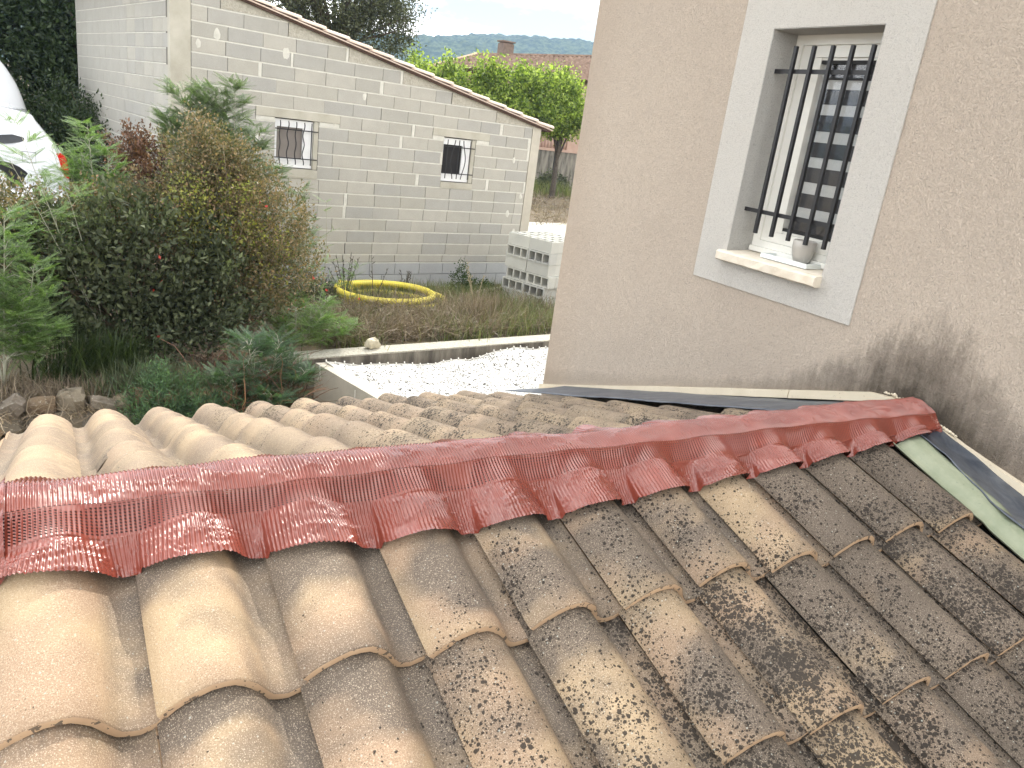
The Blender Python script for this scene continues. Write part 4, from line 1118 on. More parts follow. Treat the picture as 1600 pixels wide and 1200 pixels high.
estate(.20, 13.1, -2.14, rad(4), 'white hatchback with a red tail light parked left of the garage behind feathery branches')
# tall van behind it
v_ = thing('parked_van', 'tall white van with rounded rear corner parked behind the white hatchback', 'van', (-.12, 16.4, -2.1), rad(4))
pr = spline([(-5.0, .4), (-5.1, 1.0), (-4.2, 1.35), (-3.5, 2.05), (-2.5, 2.28), (-1.2, 2.30), (-.65, 2.16), (-.32, 1.75), (-.14, 1.20), (-.02, .6), (-.06, .32), (-3, .26)], 6)
link('body', car_body('body', pr, 1.95, M_CAR, .12), v_)
seam = [(-.95, -.004, 2.16), (-.62, -.006, 1.86), (-.45, -.008, 1.50), (-.34, -.008, 1.10), (-.28, -.006, .6)]
B().tube([(x, y+.03+max(0, z-1.2)*.11, z) for x, y, z in seam], .009, 4).build('door_seam', M_BLK, v_)
B().tube([(-1.2, .10, 1.80), (-.92, .10, 1.76), (-.75, .09, 1.62), (-.68, .08, 1.45)], .012, 4).build('rub_strip', M_CHROME, v_)
plate(B(), [(-1.6, 1.05), (-1.1, 1.05), (-1.1, 1.42), (-1.6, 1.42)], .035, .02).build('side_window', M_CARGL, v_)
wheel(v_, -.95, .12, .33); wheel(v_, -3.9, .12, .33); wheel(v_, -.95, 1.8, .33); wheel(v_, -3.9, 1.8, .33)
# nearest car: mirror and windscreen base at the frame edge, nose to the right
c3_ = thing('parked_city_car', 'white car at the left edge showing only its rounded door mirror and dark sloping windscreen', 'car', (.62, 11.35, -2.55), rad(3))
pr = spline([(0, .35), (.03, .62), (-.15, .80), (-.75, .92), (-1.05, 1.0), (-1.75, 1.42), (-2.7, 1.46), (-3.5, 1.1), (-3.65, .5), (-3.5, .24), (-.3, .22)], 5)
link('body', car_body('body', pr, 1.62, M_CAR, .16), c3_)
b = B(); b.add([(-1.70, .23, 1.40), (-.98, .08, .985), (-.98, 1.54, .985), (-1.70, 1.40, 1.40)], [(0, 1, 2, 3)]); b.v = [(p[0]+.012, p[1], p[2]+.014) for p in b.v]; b.build('windscreen', M_CARGL, c3_)
B().tube([(-1.70, .20, 1.41), (-.96, .05, .985)], .018, 5).build('windscreen_pillar', M_CHROME, c3_)
b = plate(B(), [(-2.5, .95), (-1.35, .98), (-1.72, 1.33), (-2.5, 1.36)], .045, .03); b.v = [(p[0], p[1]+max(0, (p[2]-.98))*.3, p[2]) for p in b.v]; b.build('door_window', M_CARGL, c3_)
b = B(); V = []; n1, n2 = 8, 16
for i in range(n1+1):
    th = math.pi*i/n1
    for j in range(n2): ph = 2*math.pi*j/n2; V.append((-1.22+.155*math.sin(th)*math.cos(ph), -.12+.07*math.cos(th), 1.17+.145*math.sin(th)*math.sin(ph)))
b.add(V, [(i*n2+j, i*n2+(j+1) % n2, (i+1)*n2+(j+1) % n2, (i+1)*n2+j) for i in range(n1) for j in range(n2)]); b.build('door_mirror', M_CAR, c3_, True)
for wx in (-.72, -2.95): wheel(c3_, wx, .09, .29); wheel(c3_, wx, 1.52, .29)

# ------------------------------------------------------------------ vegetation
def unit(v): return v/np.maximum(np.linalg.norm(v, axis=-1, keepdims=True), 1e-9)
def leaves(P_, D_, Lg, Wg, fold=.25, r=rng):
    n_ = len(P_); D_ = unit(D_); S_ = unit(np.cross(D_, r.normal(size=(n_, 3)))); Nn = np.cross(D_, S_)
    Lg = (Lg*np.ones(n_))[:, None]; Wg = (Wg*np.ones(n_))[:, None]
    V = np.empty((n_, 4, 3)); V[:, 0] = P_; V[:, 1] = P_+D_*Lg*.45+S_*Wg*.5+Nn*Wg*fold; V[:, 2] = P_+D_*Lg; V[:, 3] = P_+D_*Lg*.45-S_*Wg*.5+Nn*Wg*fold
    i = np.arange(n_)[:, None]*4
    F = np.concatenate([i+np.array([0, 1, 2]), i+np.array([0, 2, 3])], 1).reshape(-1, 3)
    return V.reshape(-1, 3), F
def merge(parts):
    V = []; F = []; o = 0
    for v, f_ in parts: V.append(v); F.append(f_+o); o += len(v)
    return np.concatenate(V), np.concatenate(F)
def ellip(n_, c_, rad_, r, shell=.55):
    d = unit(r.normal(size=(n_, 3))); k = r.random(n_)**(1/3); k = shell+(1-shell)*k if shell else k
    return np.array(c_)+d*k[:, None]*np.array(rad_), d
def canopy(name, label, cat, base, lumps, nleaf, Lg, Wg, mat, r, stems=6, stem_mat=M_STEM, up=.3, group=None, clump=26, spread=.10, sr_=.014, shell=.5, trunk=None, spikes=0, spk=(.05, .05, .17), spf=.25):
    """lumps: list of (centre, radii). leaves gather on twig clumps spread through the lumps"""
    t_ = thing(name, label, cat, base, 0, group); base = np.array(base, float)
    vol = np.array([np.prod(l[1])**(2/3) for l in lumps]); vol = vol/vol.sum()
    parts = []; tips = []
    for (c_, rd), w in zip(lumps, vol):
        k = max(2, int(nleaf*w/clump)); cc, dd = ellip(k, c_, rd, r, shell)
        cc = cc+r.normal(0, 1, cc.shape)*np.array(rd)*.10
        tips.append(cc)
        m_ = clump; P_ = np.repeat(cc, m_, 0)+r.normal(0, spread, (k*m_, 3)); D_ = np.repeat(dd, m_, 0)*.6+r.normal(0, .8, (k*m_, 3)); D_[:, 2] += up
        parts.append(leaves(P_, D_, Lg*r.uniform(.6, 1.25, k*m_), Wg*r.uniform(.7, 1.2, k*m_), .22, r))
    extra = []
    for q in range(spikes):
        (c_, rd) = lumps[r.integers(len(lumps))]; d = unit(r.normal(size=3)+np.array([0, -.2, .9])); o_ = np.array(c_)+d*np.array(rd)*r.uniform(.85, 1.12); ax = unit(d*.6+np.array([0, 0, .8])+r.normal(0, .25, 3)); k = int(nleaf*spf/spikes)
        P_ = o_+ax*(r.random((k, 1))*2-.6)*spk[2]+r.normal(0, spk[0], (k, 3)); parts.append(leaves(P_, ax+r.normal(0, .7, (k, 3)), Lg*r.uniform(.6, 1.2, k), Wg*r.uniform(.7, 1.2, k), .22, r)); extra.append(o_+ax*spk[2]*1.5)
    if extra: tips.append(np.array(extra)); stems += int(spikes*.8)
    V, F = merge(parts)
    link('foliage' if cat != 'tree' else 'crown', mesh('foliage', V-base, F, [mat]), t_, kind='stuff')
    b = B(); tips = np.concatenate(tips); sel = tips[r.choice(len(tips), min(stems, len(tips)), replace=False)]
    if trunk:
        tp = np.array(trunk[0], float); b.tube([(0, 0, -.1), tuple((tp-base)*.5+r.normal(0, .04, 3)), tuple(tp-base)], [trunk[1], trunk[1]*.8, trunk[1]*.6], 8)
        org = tp-base; r0_ = trunk[1]*.45
    else: org = np.zeros(3); r0_ = sr_
    for q in sel:
        q = q-base; m1 = org+(q-org)*.45+np.array([0, 0, .12*np.linalg.norm(q-org)])+r.normal(0, .03, 3)
        b.tube([tuple(org+r.normal(0, .02, 3)), tuple(m1), tuple(q)], [r0_, r0_*.55, max(.002, r0_*.18)], 5, False)
    b.build('trunk' if trunk else 'stem', stem_mat, t_)
    return t_

LM_DARK = leaf_mat('evergreen_leaf', (.1, (0.0125, 0.0225, 0.01)), (.5, (0.0325, 0.0525, 0.0225)), (.85, (0.0625, 0.0938, 0.0375)), (1, (0.1125, 0.0875, 0.0438)))
LM_OAK = leaf_mat('holm_oak_leaf', (.1, (0.0158, 0.0194, 0.0101)), (.5, (0.0605, 0.0693, 0.0378)), (.9, (0.1539, 0.1701, 0.0972)))
LM_MUL = leaf_mat('mulberry_leaf', (.05, (0.036, 0.054, 0.0132)), (.4, (0.13, 0.19, 0.04)), (.7, (0.35, 0.425, 0.1)), (1, (0.598, 0.65, 0.208)), trans=.45)
LM_LAUR = leaf_mat('laurel_leaf', (.1, (0.024, 0.0312, 0.0168)), (.5, (0.068, 0.082, 0.045)), (.85, (0.1375, 0.1562, 0.085)), (1, (0.286, 0.234, 0.13)), rough=.6, spec=.25)
LM_RUST = leaf_mat('rusty_leaf', (.05, (0.033, 0.042, 0.021)), (.35, (0.11, 0.11, 0.055)), (.6, (0.2125, 0.1688, 0.0938)), (.82, (0.325, 0.2145, 0.13)), (.95, (0.416, 0.377, 0.13)), (1, (0.432, 0.096, 0.06)), rough=.45)
LM_RED = leaf_mat('dried_red_leaf', (.1, (0.0315, 0.0216, 0.0162)), (.6, (0.1575, 0.0819, 0.0567)), (1, (0.3443, 0.1721, 0.1114)))
LM_MIM = leaf_mat('mimosa_leaf', (.1, (0.0446, 0.077, 0.0284)), (.5, (0.135, 0.216, 0.081)), (.85, (0.2869, 0.3965, 0.1519)), (1, (0.4212, 0.5265, 0.2106)), trans=.35)
LM_MIMB = leaf_mat('blue_green_mimosa_leaf', (.1, (0.0218, 0.0429, 0.025)), (.6, (0.0751, 0.1338, 0.0683)), (1, (0.1755, 0.2808, 0.1229)), trans=.3)  # darker, bluer leaf green for the lower mimosa and broom
LM_GREY = leaf_mat('grey_green_leaf', (.1, (0.0525, 0.075, 0.045)), (.6, (0.1575, 0.2166, 0.1181)), (1, (0.3206, 0.405, 0.2025)), trans=.3)
LM_DRY = leaf_mat('dry_stalk', (.1, (.10, .075, .052)), (.5, (.20, .155, .11)), (.85, (.36, .29, .20)), (1, (.52, .45, .33)), trans=.1, sc=2)
LM_GRASS = leaf_mat('weed_blade', (.1, (.06, .085, .03)), (.5, (.13, .16, .06)), (1, (.32, .29, .15)), trans=.25, sc=2)

# dark evergreens on the left, far behind the cars
r = np.random.default_rng(30)
canopy('evergreen_tree', 'dark dense evergreen filling the top left corner behind the white vehicles', 'tree', (-1.2, 21.5, -2.2), [((-1.6, 21.5, 1.5), (2.0, 1.6, 2.6)), ((-.4, 21.0, -.2), (1.6, 1.4, 2.0)), ((-2.8, 21, 0), (1.6, 1.4, 2.4))], 30000, .14, .06, LM_DARK, r, 24, M_BARK, trunk=((-1.2, 21.5, 0), .22), spread=.22, shell=.2)
canopy('evergreen_tree', 'dark ivy-hung evergreen standing against the left end of the block garage', 'tree', (.9, 20.6, -2.2), [((.75, 20.9, 1.6), (1.5, 1.2, 2.4)), ((.55, 20.3, -.4), (1.2, 1.0, 1.7)), ((1.3, 21.2, .4), (1.2, .9, 2.4))], 30000, .13, .055, LM_DARK, r, 24, M_BARK, trunk=((.9, 20.6, 0), .2), spread=.2, shell=.2)
canopy('ivy_bush', 'dark ivy bush with a few rusty leaves at the foot of the garage side wall', 'shrub', (1.1, 16.8, -2.2), [((.75, 17.0, -1.35), (.75, .9, .85)), ((.25, 17.6, -1.2), (.8, .8, .9)), ((1.2, 15.6, -1.6), (.35, .7, .55))], 9000, .09, .04, LM_DARK, r, 14, M_STEM, spread=.12, shell=.3)
# holm oak behind the garage roof
oakl = []
for c_, rd in (((4.9, 22.5, 2.9), (1.6, 1.6, 1.5)), ((6.6, 22.5, 3.0), (1.5, 1.5, 1.4)), ((7.7, 22.8, 3.3), (1.2, 1.3, 1.3)), ((8.75, 23.2, 3.35), (.75, .9, 1.0)), ((7.9, 22.6, 2.0), (1.2, 1.0, .8)), ((6.5, 22.2, 1.5), (1.3, 1.0, .9)), ((8.6, 23.2, 2.2), (.7, .8, .6))):
    oakl.append((c_, rd))
canopy('holm_oak', 'large grey-green holm oak rising behind the garage roof', 'tree', (6.9, 23, -3), oakl, 42000, .085, .042, LM_OAK, r, 46, M_BARK, trunk=((7.0, 23, .9), .20), clump=34, spread=.16, shell=.45)
canopy('holm_oak', 'darker holm oak seen farther left along the garage roof edge', 'tree', (3.6, 24.5, -3), [((3.2, 24.5, 3.2), (1.8, 1.5, 1.6)), ((5.0, 24.2, 2.6), (1.6, 1.4, 1.6)), ((2.0, 24.5, 4), (2, 1.5, 1.5))], 16000, .09, .045, LM_OAK, r, 20, M_BARK, trunk=((3.6, 24.5, .6), .2), clump=30, spread=.2, shell=.3)
# pollarded mulberries in front of the far house
r = np.random.default_rng(33)
mlab = ['leftmost yellow-green mulberry partly hidden by the garage roof', 'second mulberry from the left, in front of the roof hip', 'tall-shooted mulberry below the chimney', 'bushy mulberry right of the chimney above the baluster wall', 'mulberry next to the pink house corner, cut off by it']
for k in range(5):
    cx = 13.0+k*1.75; cy = 30.2+.25*k; zt = 1.25+.10*k
    lumps = [((cx, cy, zt-1.05), (1.25, 1.0, .8)), ((cx+.5, cy+.1, zt-.75), (.8, .8, .5))]
    for j in range(12):   # upright shoots
        sx = cx+r.uniform(-1.0, 1.0); hgt = r.uniform(.3, .85); lumps.append(((sx, cy+r.uniform(-.5, .5), zt-.15+hgt*.4), (.13, .13, hgt)))
    canopy('mulberry_tree', mlab[k], 'tree', (cx, cy, -3), lumps, 9500, .14, .105, LM_MUL, r, 16, M_BARK, group='row of pollarded mulberry trees', trunk=((cx, cy, -1.2), .15), clump=16, spread=.15, shell=.35, up=-.1)
canopy('low_bush', 'small dark bush growing against the stained boundary wall', 'shrub', (21.2, 33.6, -3), [((21.4, 33.5, -2.55), (.75, .6, .55)), ((20.7, 33.2, -2.7), (.5, .4, .3))], 2600, .12, .06, LM_OAK, r, 8, spread=.12)

# ---- mimosa fronds (bipinnate leaves)
def frond_template(L_=.175, pairs=16, pw=.0062, pl=.019):
    V = []; F = []
    def strip(a, d, l, w, nrm):
        s_ = unit(np.cross(d, nrm)); o = len(V); V.extend([a-s_*w*.25, a+d*l*.5-s_*w*.5, a+d*l, a+d*l*.5+s_*w*.5]); F.extend([(o, o+1, o+2), (o, o+2, o+3)])
    up_ = np.array([0, 0, 1.])
    strip(np.zeros(3), np.array([1., 0, -.12]), L_, .003, up_)
    for i in range(pairs):
        u = (i+1)/(pairs+.5); a = np.array([u*L_, 0, -.10*L_*u*u]); l = pl*math.sin(math.pi*min(.97, .22+u*.72))**.7
        for sgn in (-1, 1):
            d = unit(np.array([.85, sgn*1., .18-.2*u])); strip(a, d, l, pw, up_)
    return np.array(V), np.array(F)
FT = frond_template()
def fronds(P_, D_, scale, r, T=FT):
    n_ = len(P_); D_ = unit(D_); up_ = np.tile([0, 0, 1.], (n_, 1))+r.normal(0, .35, (n_, 3)); S_ = unit(np.cross(up_, D_)); Nn = np.cross(D_, S_)
    R = np.stack([D_, S_, Nn], 1)*np.asarray(scale)[:, None, None]
    V = np.einsum('kj,njc->nkc', T[0], R)+P_[:, None, :]
    F = (T[1][None]+np.arange(n_)[:, None, None]*len(T[0]))
    return V.reshape(-1, 3), F.reshape(-1, 3)
def mimosa(label, base, tips, mat, r, nbr=9, nfr=9, spread=.35, fs=1.0, stem=M_STEML, group=None, lean=.25, sr_=.010, low=.25, name='mimosa_sapling'):
    """tips: leader tip points; side branches leave each leader and carry feathery leaves"""
    t_ = thing(name, label, 'sapling' if name != 'mimosa_bush' else 'shrub', base, 0, group); base = np.array(base, float); b = B(); PP_ = []; DD = []; SS = []
    for tip in tips:
        tip = np.array(tip, float)-base; bend = r.normal(0, .05, 3); pts = [np.zeros(3), tip*.35+bend, tip*.7+bend*.7, tip]
        b.tube([tuple(p) for p in pts], [sr_, sr_*.8, sr_*.5, .002], 5, False); L_ = np.linalg.norm(tip)
        for k in range(nbr):
            u = low+(1-low)*(k+r.random())/nbr; o = np.array([np.interp(u, [0, .35, .7, 1], [p[i] for p in pts]) for i in range(3)])
            a = r.uniform(0, 6.283); bl = spread*(1.15-u)*r.uniform(.6, 1.15)+.06; d = unit(np.array([math.cos(a), math.sin(a), r.uniform(.15, .9)]))
            e = o+d*bl+np.array([0, 0, -.10*bl]); b.tube([tuple(o), tuple(o+d*bl*.5+np.array([0, 0, .02])), tuple(e)], [sr_*.35, sr_*.25, .0015], 4, False)
            for j in range(nfr):
                w = .15+.85*(j+r.random())/nfr; p = o+(e-o)*w; s_ = 1 if j % 2 else -1
                side = unit(np.cross(d, [0, 0, 1]))*s_
                dd = unit(d*.7+side*.9+np.array([0, 0, r.uniform(-.15, .5)])+r.normal(0, .2, 3)); PP_.append(p); DD.append(dd); SS.append(fs*r.uniform(.6, 1.15))
    V, F = fronds(np.array(PP_), np.array(DD), np.array(SS), r)
    link('feathery_leaves', mesh('feathery_leaves', V, F, [mat]), t_, kind='stuff'); b.build('stem', stem, t_)
    return t_

# ---- the shrub bank
r = np.random.default_rng(35)
canopy('laurel_shrub', 'dense dark-leaved shrub in the middle of the bank, large dull green leaves', 'shrub', (.75, 8.9, -2.9),
       [((.30, 8.75, -1.95), (.62, .55, .62)), ((.95, 8.85, -1.80), (.70, .55, .68)), ((1.45, 8.8, -2.15), (.55, .5, .50)), ((.55, 8.6, -2.45), (.75, .45, .35)), ((-.15, 8.9, -1.98), (.45, .5, .5)), ((1.15, 8.55, -2.45), (.55, .4, .3))],
       13000, .078, .038, LM_LAUR, r, 40, clump=9, spread=.075, shell=.35, spikes=50, spk=(.05, .05, .14))
canopy('rusty_shrub', 'tall twiggy shrub with rusty and yellow leaves and red hips before the garage', 'shrub', (1.85, 9.2, -2.9),
       [((1.55, 9.2, -1.15), (.50, .42, .48)), ((1.95, 9.25, -1.45), (.55, .42, .52)), ((1.30, 9.1, -1.55), (.55, .42, .55)), ((2.2, 9.2, -1.95), (.50, .4, .50)), ((1.7, 9.05, -2.1), (.5, .4, .5)), ((1.35, 9.15, -.80), (.26, .25, .30)), ((1.75, 9.3, -.95), (.25, .25, .25))],
       24000, .042, .021, LM_RUST, r, 90, clump=12, spread=.085, sr_=.008, shell=.15, spikes=110, spk=(.045, .045, .16), spf=.45, stem_mat=M_TWIG)
canopy('rusty_shrub', 'low brown-green shrub spreading in front of the white cars', 'shrub', (.15, 9.2, -2.8),
       [((-.05, 9.2, -1.62), (.60, .45, .32)), ((.50, 9.3, -1.60), (.45, .4, .32)), ((-.5, 9.1, -1.55), (.45, .4, .32)), ((.95, 9.3, -1.42), (.4, .4, .35))],
       13000, .044, .022, LM_RUST, r, 50, clump=12, spread=.08, sr_=.008, shell=.2, spikes=60, spk=(.045, .045, .14), spf=.4, stem_mat=M_TWIG)
canopy('dried_shrub', 'small dark reddish-brown dried shrub against the garage side wall', 'shrub', (1.35, 10.9, -2.4),
       [((1.15, 10.9, -1.15), (.42, .35, .34)), ((1.55, 10.9, -1.15), (.38, .35, .36)), ((.95, 11.0, -1.0), (.25, .3, .25)), ((1.9, 10.8, -1.3), (.3, .3, .3))],
       8000, .05, .026, LM_RED, r, 40, clump=12, spread=.065, sr_=.007, spikes=40, spk=(.03, .03, .15), spf=.4)
canopy('yellowing_shrub', 'yellow-green leafy twigs growing through the middle of the rusty shrub', 'shrub', (1.5, 9.0, -2.9), [((1.35, 8.85, -1.55), (.28, .2, .42)), ((1.7, 8.85, -1.3), (.25, .2, .4)), ((2.05, 8.95, -1.75), (.3, .2, .35)), ((1.2, 8.8, -1.15), (.2, .2, .3))],
       2600, .042, .022, leaf_mat('yellow_leaf', (.1, (.12, .14, .04)), (.6, (.26, .27, .07)), (1, (.46, .40, .08)), trans=.35), r, 24, clump=6, spread=.07, sr_=.006, shell=.1, stem_mat=M_TWIG)
# red hips and pink flowers on the shrubs
hips = []
for k in range(26):
    c_ = r.choice(5); ce = [(1.55, 8.85, -1.3), (2.1, 8.85, -1.7), (1.3, 8.7, -1.7), (1.0, 8.35, -2.0), (2.3, 8.8, -2.2)][c_]
    hips.append(np.array(ce)+r.normal(0, .28, 3)*np.array([1, .35, 1]))
V, F = leaves(np.array(hips), r.normal(0, 1, (26, 3)), .045, .03, .2, r)
link('red_berries', mesh('red_berries', V, F, [simple('berry_red', (.28, .025, .018), (.36, .05, .03), 4, .5)]), kind='stuff')

mimosa('feathery mimosa with upright plumes between the shrubs and the garage side wall', (.42, 9.7, -2.6), [(.36, 9.6, -.52), (.30, 9.6, -.85), (.55, 9.7, -.80), (.18, 9.6, -1.0), (.62, 9.65, -1.1)], LM_MIM, np.random.default_rng(50), 30, 16, .36, 1.05, low=.35)
mimosa('tall feathery mimosa rising above the rusty shrub against the garage corner', (1.95, 10.0, -2.8), [(1.90, 10.0, .04), (1.62, 10.0, -.22), (1.38, 10.0, -.22), (1.52, 10.05, -.02), (1.18, 10.0, -.42), (1.72, 10.0, -.06), (1.30, 10.1, -.10), (2.15, 10.0, -.42), (1.75, 9.9, -.60), (2.35, 9.9, -.85)], LM_GREY, np.random.default_rng(51), 52, 20, .44, 1.1, low=.35)
mimosa('mimosa side shoots overlapping the left garage window', (2.3, 9.9, -2.9), [(2.62, 9.7, -1.05), (2.70, 9.7, -1.45), (2.50, 9.7, -1.75)], LM_GREY, np.random.default_rng(52), 20, 13, .30, 1.0, low=.45)
mimosa('lush green mimosa at the left edge in front of the shrubs', (-.45, 7.9, -2.8), [(-.35, 7.9, -1.25), (-.15, 7.95, -1.65), (-.25, 7.8, -2.0), (-.05, 7.85, -2.25), (-.55, 7.8, -1.5)], LM_MIM, np.random.default_rng(53), 30, 16, .38, 1.1, low=.25)
mimosa('thin open mimosa branches hanging in front of the white vehicles', (.42, 8.6, -2.6), [(-.25, 8.3, -.45), (.02, 8.4, -.70), (-.30, 8.3, -.85)], LM_MIM, np.random.default_rng(54), 13, 7, .30, 1.15, low=.45, sr_=.006)
mimosa('thin pale-stemmed mimosa sapling in front of the garage wall', (3.06, 10.4, -2.95), [(3.16, 10.4, -1.28), (3.02, 10.35, -1.75)], LM_MIM, np.random.default_rng(55), 9, 5, .34, 1.0, low=.3, sr_=.007)
mimosa('bright little mimosa sprout beside the yellow pipe', (3.75, 10.9, -2.95), [(3.85, 10.9, -2.25), (3.6, 10.9, -2.45)], LM_MIM, np.random.default_rng(56), 7, 6, .2, 1.0, low=.3, sr_=.005)
mimosa('dark blue-green mimosa spilling over the corner by the tile eaves', (1.75, 7.7, -3.3), [(1.55, 7.4, -2.25), (1.9, 7.6, -2.35), (1.35, 7.3, -2.60), (2.15, 7.5, -2.65), (1.75, 7.2, -2.75), (1.6, 7.0, -2.95), (2.05, 7.1, -3.0)], LM_MIMB, np.random.default_rng(57), 22, 15, .38, 1.25, low=.35, name='mimosa_bush')
mimosa('sprawling mimosa covering the left end of the low concrete wall', (2.5, 9.3, -2.95), [(2.75, 9.0, -2.45), (2.45, 9.1, -2.30), (3.05, 9.1, -2.60), (2.9, 9.3, -2.35), (3.25, 9.3, -2.7), (2.2, 9.0, -2.5)], LM_MIM, np.random.default_rng(58), 18, 13, .34, 1.05, low=.3, name='mimosa_bush')

# rosemary-like tuft and grasses on top of the stone wall
def tuft(name, label, cat, cents, n_, h, mat, r, wdt=.006, leanr=.55, kind=None, seg=3):
    P_ = []; 
    V = []; F = []
    for (cx, cy, cz, rx, ry) in cents:
        k = n_; bx = cx+r.normal(0, rx, k); by = cy+r.normal(0, ry, k); a = r.uniform(0, 6.283, k); ln = r.uniform(.1, 1, k)*leanr; hh_ = h*r.uniform(.45, 1.15, k)
        for i in range(k):
            d = np.array([math.cos(a[i]), math.sin(a[i]), 0]); s_ = np.array([-d[1], d[0], 0])*wdt*r.uniform(.6, 1.3); o = len(V); b0 = np.array([bx[i], by[i], cz])
            for q in range(seg):
                u = q/seg; c_ = b0+np.array([0, 0, hh_[i]*u*(1-.25*u*ln[i])])+d*hh_[i]*ln[i]*u*u*1.1; w = 1-u*.7; V += [c_-s_*w, c_+s_*w]
            V.append(b0+np.array([0, 0, hh_[i]*(1-.25*ln[i])])+d*hh_[i]*ln[i]*1.1)
            for q in range(seg-1): F += [(o+2*q, o+2*q+1, o+2*q+3), (o+2*q, o+2*q+3, o+2*q+2)]
            F.append((o+2*seg-2, o+2*seg-1, o+2*seg))
    m = mesh(name, np.array(V), np.array(F), [mat])
    if kind: return link(name, m, None, kind=kind)
    return link(name, m, None, label=label, cat=cat)
r = np.random.default_rng(60)
tuft('rosemary_tuft', 'bushy grey-green needle-leaved tuft spilling over the stone wall', 'shrub', [(.75, 7.5, -2.95, .22, .12), (1.0, 7.45, -3.1, .18, .1), (.6, 7.7, -2.9, .2, .15), (1.15, 7.6, -3.0, .15, .12)], 1100, .42, leaf_mat('needle', (.1, (.035, .05, .025)), (.6, (.07, .09, .04)), (1, (.13, .14, .07)), trans=.1), r, .005, .9)
tuft('iris_clump', 'clump of long dark green blades under the laurel shrub', 'plant', [(.15, 8.0, -2.85, .16, .1), (.45, 8.05, -2.85, .14, .1)], 420, .62, leaf_mat('blade', (.1, (.02, .035, .012)), (1, (.07, .10, .03)), trans=.2), r, .008, .8)
tuft('dry_grass', None, None, [(-.4, 7.75, -2.87, .35, .18), (.1, 7.6, -2.87, .3, .12), (.45, 7.7, -2.87, .25, .15), (-.8, 7.9, -2.87, .3, .2)], 900, .24, LM_DRY, r, .004, 1.3, 'stuff')
canopy('broom_bush', 'wispy dark green bush hanging over the dry stone wall behind the third tile row', 'shrub', (.95, 7.3, -3.4),
       [((.70, 7.20, -2.95), (.30, .14, .20)), ((1.05, 7.15, -3.0), (.30, .14, .22)), ((1.35, 7.2, -3.05), (.25, .14, .2)), ((.85, 7.35, -2.75), (.35, .15, .15))],
       9000, .060, .008, LM_MIMB, r, 60, clump=14, spread=.06, sr_=.005, shell=.1, spikes=60, spk=(.03, .03, .12), spf=.4)
# bramble strip and dry brush in front of the pipe
def brush(name, n_, x0, x1, y0, y1, z0, h, mat, r, wd=.004, curl=1.):
    V = []; F = []
    for i in range(n_):
        x = r.uniform(x0, x1); y = r.uniform(y0, y1)+.146*(x-2.6); p = np.array([x, y, z0+r.uniform(0, h*.35)]); d = unit(np.array([r.normal(0, 1), r.normal(0, .7), abs(r.normal(0, .7))+.2])); L_ = h*r.uniform(.5, 1.5); o = len(V)
        s_ = unit(np.cross(d, r.normal(size=3)))*wd*r.uniform(.5, 1.3); nseg_ = 5
        for q in range(nseg_+1): V += [p-s_*(1-q/nseg_*.7), p+s_*(1-q/nseg_*.7)]; p = p+d*L_/nseg_; d = unit(d+r.normal(0, .28*curl, 3)+np.array([0, 0, -.12]))
        for q in range(nseg_): a = o+2*q; F += [(a, a+1, a+3), (a, a+3, a+2)]
    return link(name, mesh(name, np.array(V), np.array(F), [mat]), None, kind='stuff')
r = np.random.default_rng(61)
brush('dry_brambles', 6500, 3.0, 5.6, 9.25, 10.7, -2.98, .38, LM_DRY, r, .0045)
brush('dry_brush', 2200, 5.4, 7.4, 9.25, 10.9, -2.98, .32, LM_DRY, r, .0045)
brush('dry_twigs', 1800, -1.2, 1.0, 7.5, 8.6, -2.9, .22, LM_DRY, r, .004)
brush('dark_undergrowth', 1600, 1.2, 2.1, 7.3, 8.6, -3.1, .5, LM_RED, r, .006)
tuft('wall_weeds', None, None, [(x_, 11.05+.146*(x_-2.6)+.55, -3.0, .35, .22) for x_ in np.linspace(3.2, 7.2, 11)], 600, .30, LM_GRASS, r, .005, .8, 'stuff')
tuft('yard_grass', None, None, [(x_, y_+.146*(x_-2.6), -3.0, .3, .25) for x_, y_ in ((4.8, 10.3), (5.2, 10.6), (5.7, 10.1), (6.1, 10.5), (6.5, 10.0), (6.9, 10.4), (3.3, 9.6), (3.7, 10.2), (5.0, 9.5), (6.0, 9.6), (6.9, 9.6))], 620, .36, LM_GRASS, r, .005, .8, 'stuff')
tuft('straw_grass', 'pale straw-coloured grass clump in front of the plank', 'grass clump', [(5.55, 10.35, -2.98, .18, .15), (5.9, 10.6, -2.98, .2, .12)], 500, .5, LM_DRY, r, .004, .6)
canopy('fir_seedling', 'small dark green bushy seedling at the foot of the garage wall right of the pipe', 'shrub', (6.25, 12.35, -3), [((6.25, 12.35, -2.78), (.18, .14, .22)), ((6.25, 12.35, -2.55), (.08, .07, .16)), ((6.6, 12.4, -2.85), (.3, .12, .14))], 1500, .045, .02, leaf_mat('seedling_leaf', (.1, (.02, .04, .012)), (1, (.07, .12, .03))), r, 6, clump=8, spread=.03)
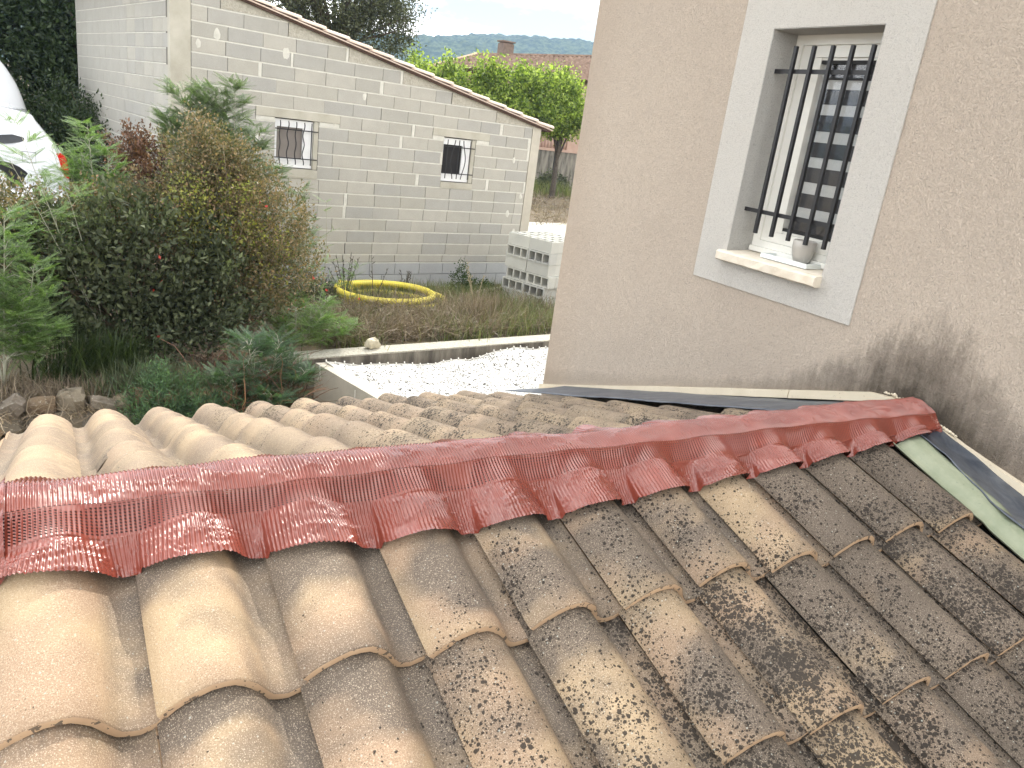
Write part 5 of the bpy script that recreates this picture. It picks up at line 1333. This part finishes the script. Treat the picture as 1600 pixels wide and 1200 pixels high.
def stalk(label, base, n_, h, r, mat=M_STEM):
    t_ = B()
    for i in range(n_):
        a = r.uniform(0, 6.28); ln = r.uniform(.05, .4); e = Vector((math.cos(a)*ln*h, math.sin(a)*ln*h*.4, h*r.uniform(.6, 1))); t_.tube([(0, 0, 0), e*.5+Vector((0, 0, .03*h)), e], [.008, .006, .003], 4)
        for k in range(5): p = e*(.55+.09*k); t_.tube([p, p+Vector((r.normal(0, .025), r.normal(0, .02), .04))], [.004, .007], 4)
    t_.build('dead_stalk', mat, None, loc=base, label=label, cat='dry plant')
r = np.random.default_rng(62); MDK = simple('dead_dark_stalk', (.06, .055, .045), (.11, .10, .08), 20)
stalk('fan of dark dead stalks against the bluish plinth left of the pipe', (3.95, 11.75, -3), 9, .85, r, MDK)
stalk('single dark seed stalk standing just left of the pipe centre', (4.35, 11.55, -3), 2, .85, r, MDK)
stalk('short dark dead weed behind the yellow pipe', (5.05, 12.0, -3), 6, .5, r, MDK)
stalk('pair of pale straw stalks in front of the garage wall near the plank', (6.0, 11.2, -3), 3, .95, r, simple('straw', (.40, .34, .22), None, 20))
canopy('grey_bush', 'small grey-green bush against the plinth behind the sapling', 'shrub', (3.15, 11.4, -3), [((3.2, 11.5, -2.65), (.20, .15, .35)), ((3.5, 11.5, -2.8), (.25, .15, .22))], 1800, .05, .02, LM_OAK, r, 8, clump=8, spread=.04)
brush('slope_litter', 5000, 12, 24, 20, 33, -2.98, .35, LM_DRY, np.random.default_rng(63), .012)
tuft('slope_grass', None, None, [(x_, 32.3, -3.0, .8, .5) for x_ in np.linspace(17.5, 24, 6)], 260, .8, LM_GRASS, r, .015, .6, 'stuff')

# ------------------------------------------------------------------ haze
hz = B(); hz.box((-1600, -60, -5.5), (2600, 1250, 135))
n = bpy.data.materials.new('haze_air'); n.use_nodes = True; t_ = n.node_tree; t_.nodes.clear()
pv = t_.nodes.new('ShaderNodeVolumePrincipled'); pv.inputs['Color'].default_value = (.46, .66, 1, 1); pv.inputs['Density'].default_value = .00035; pv.inputs['Anisotropy'].default_value = .0
ou = t_.nodes.new('ShaderNodeOutputMaterial'); t_.links.new(pv.outputs[0], ou.inputs['Volume'])
hz.build('haze', n, kind='stuff')
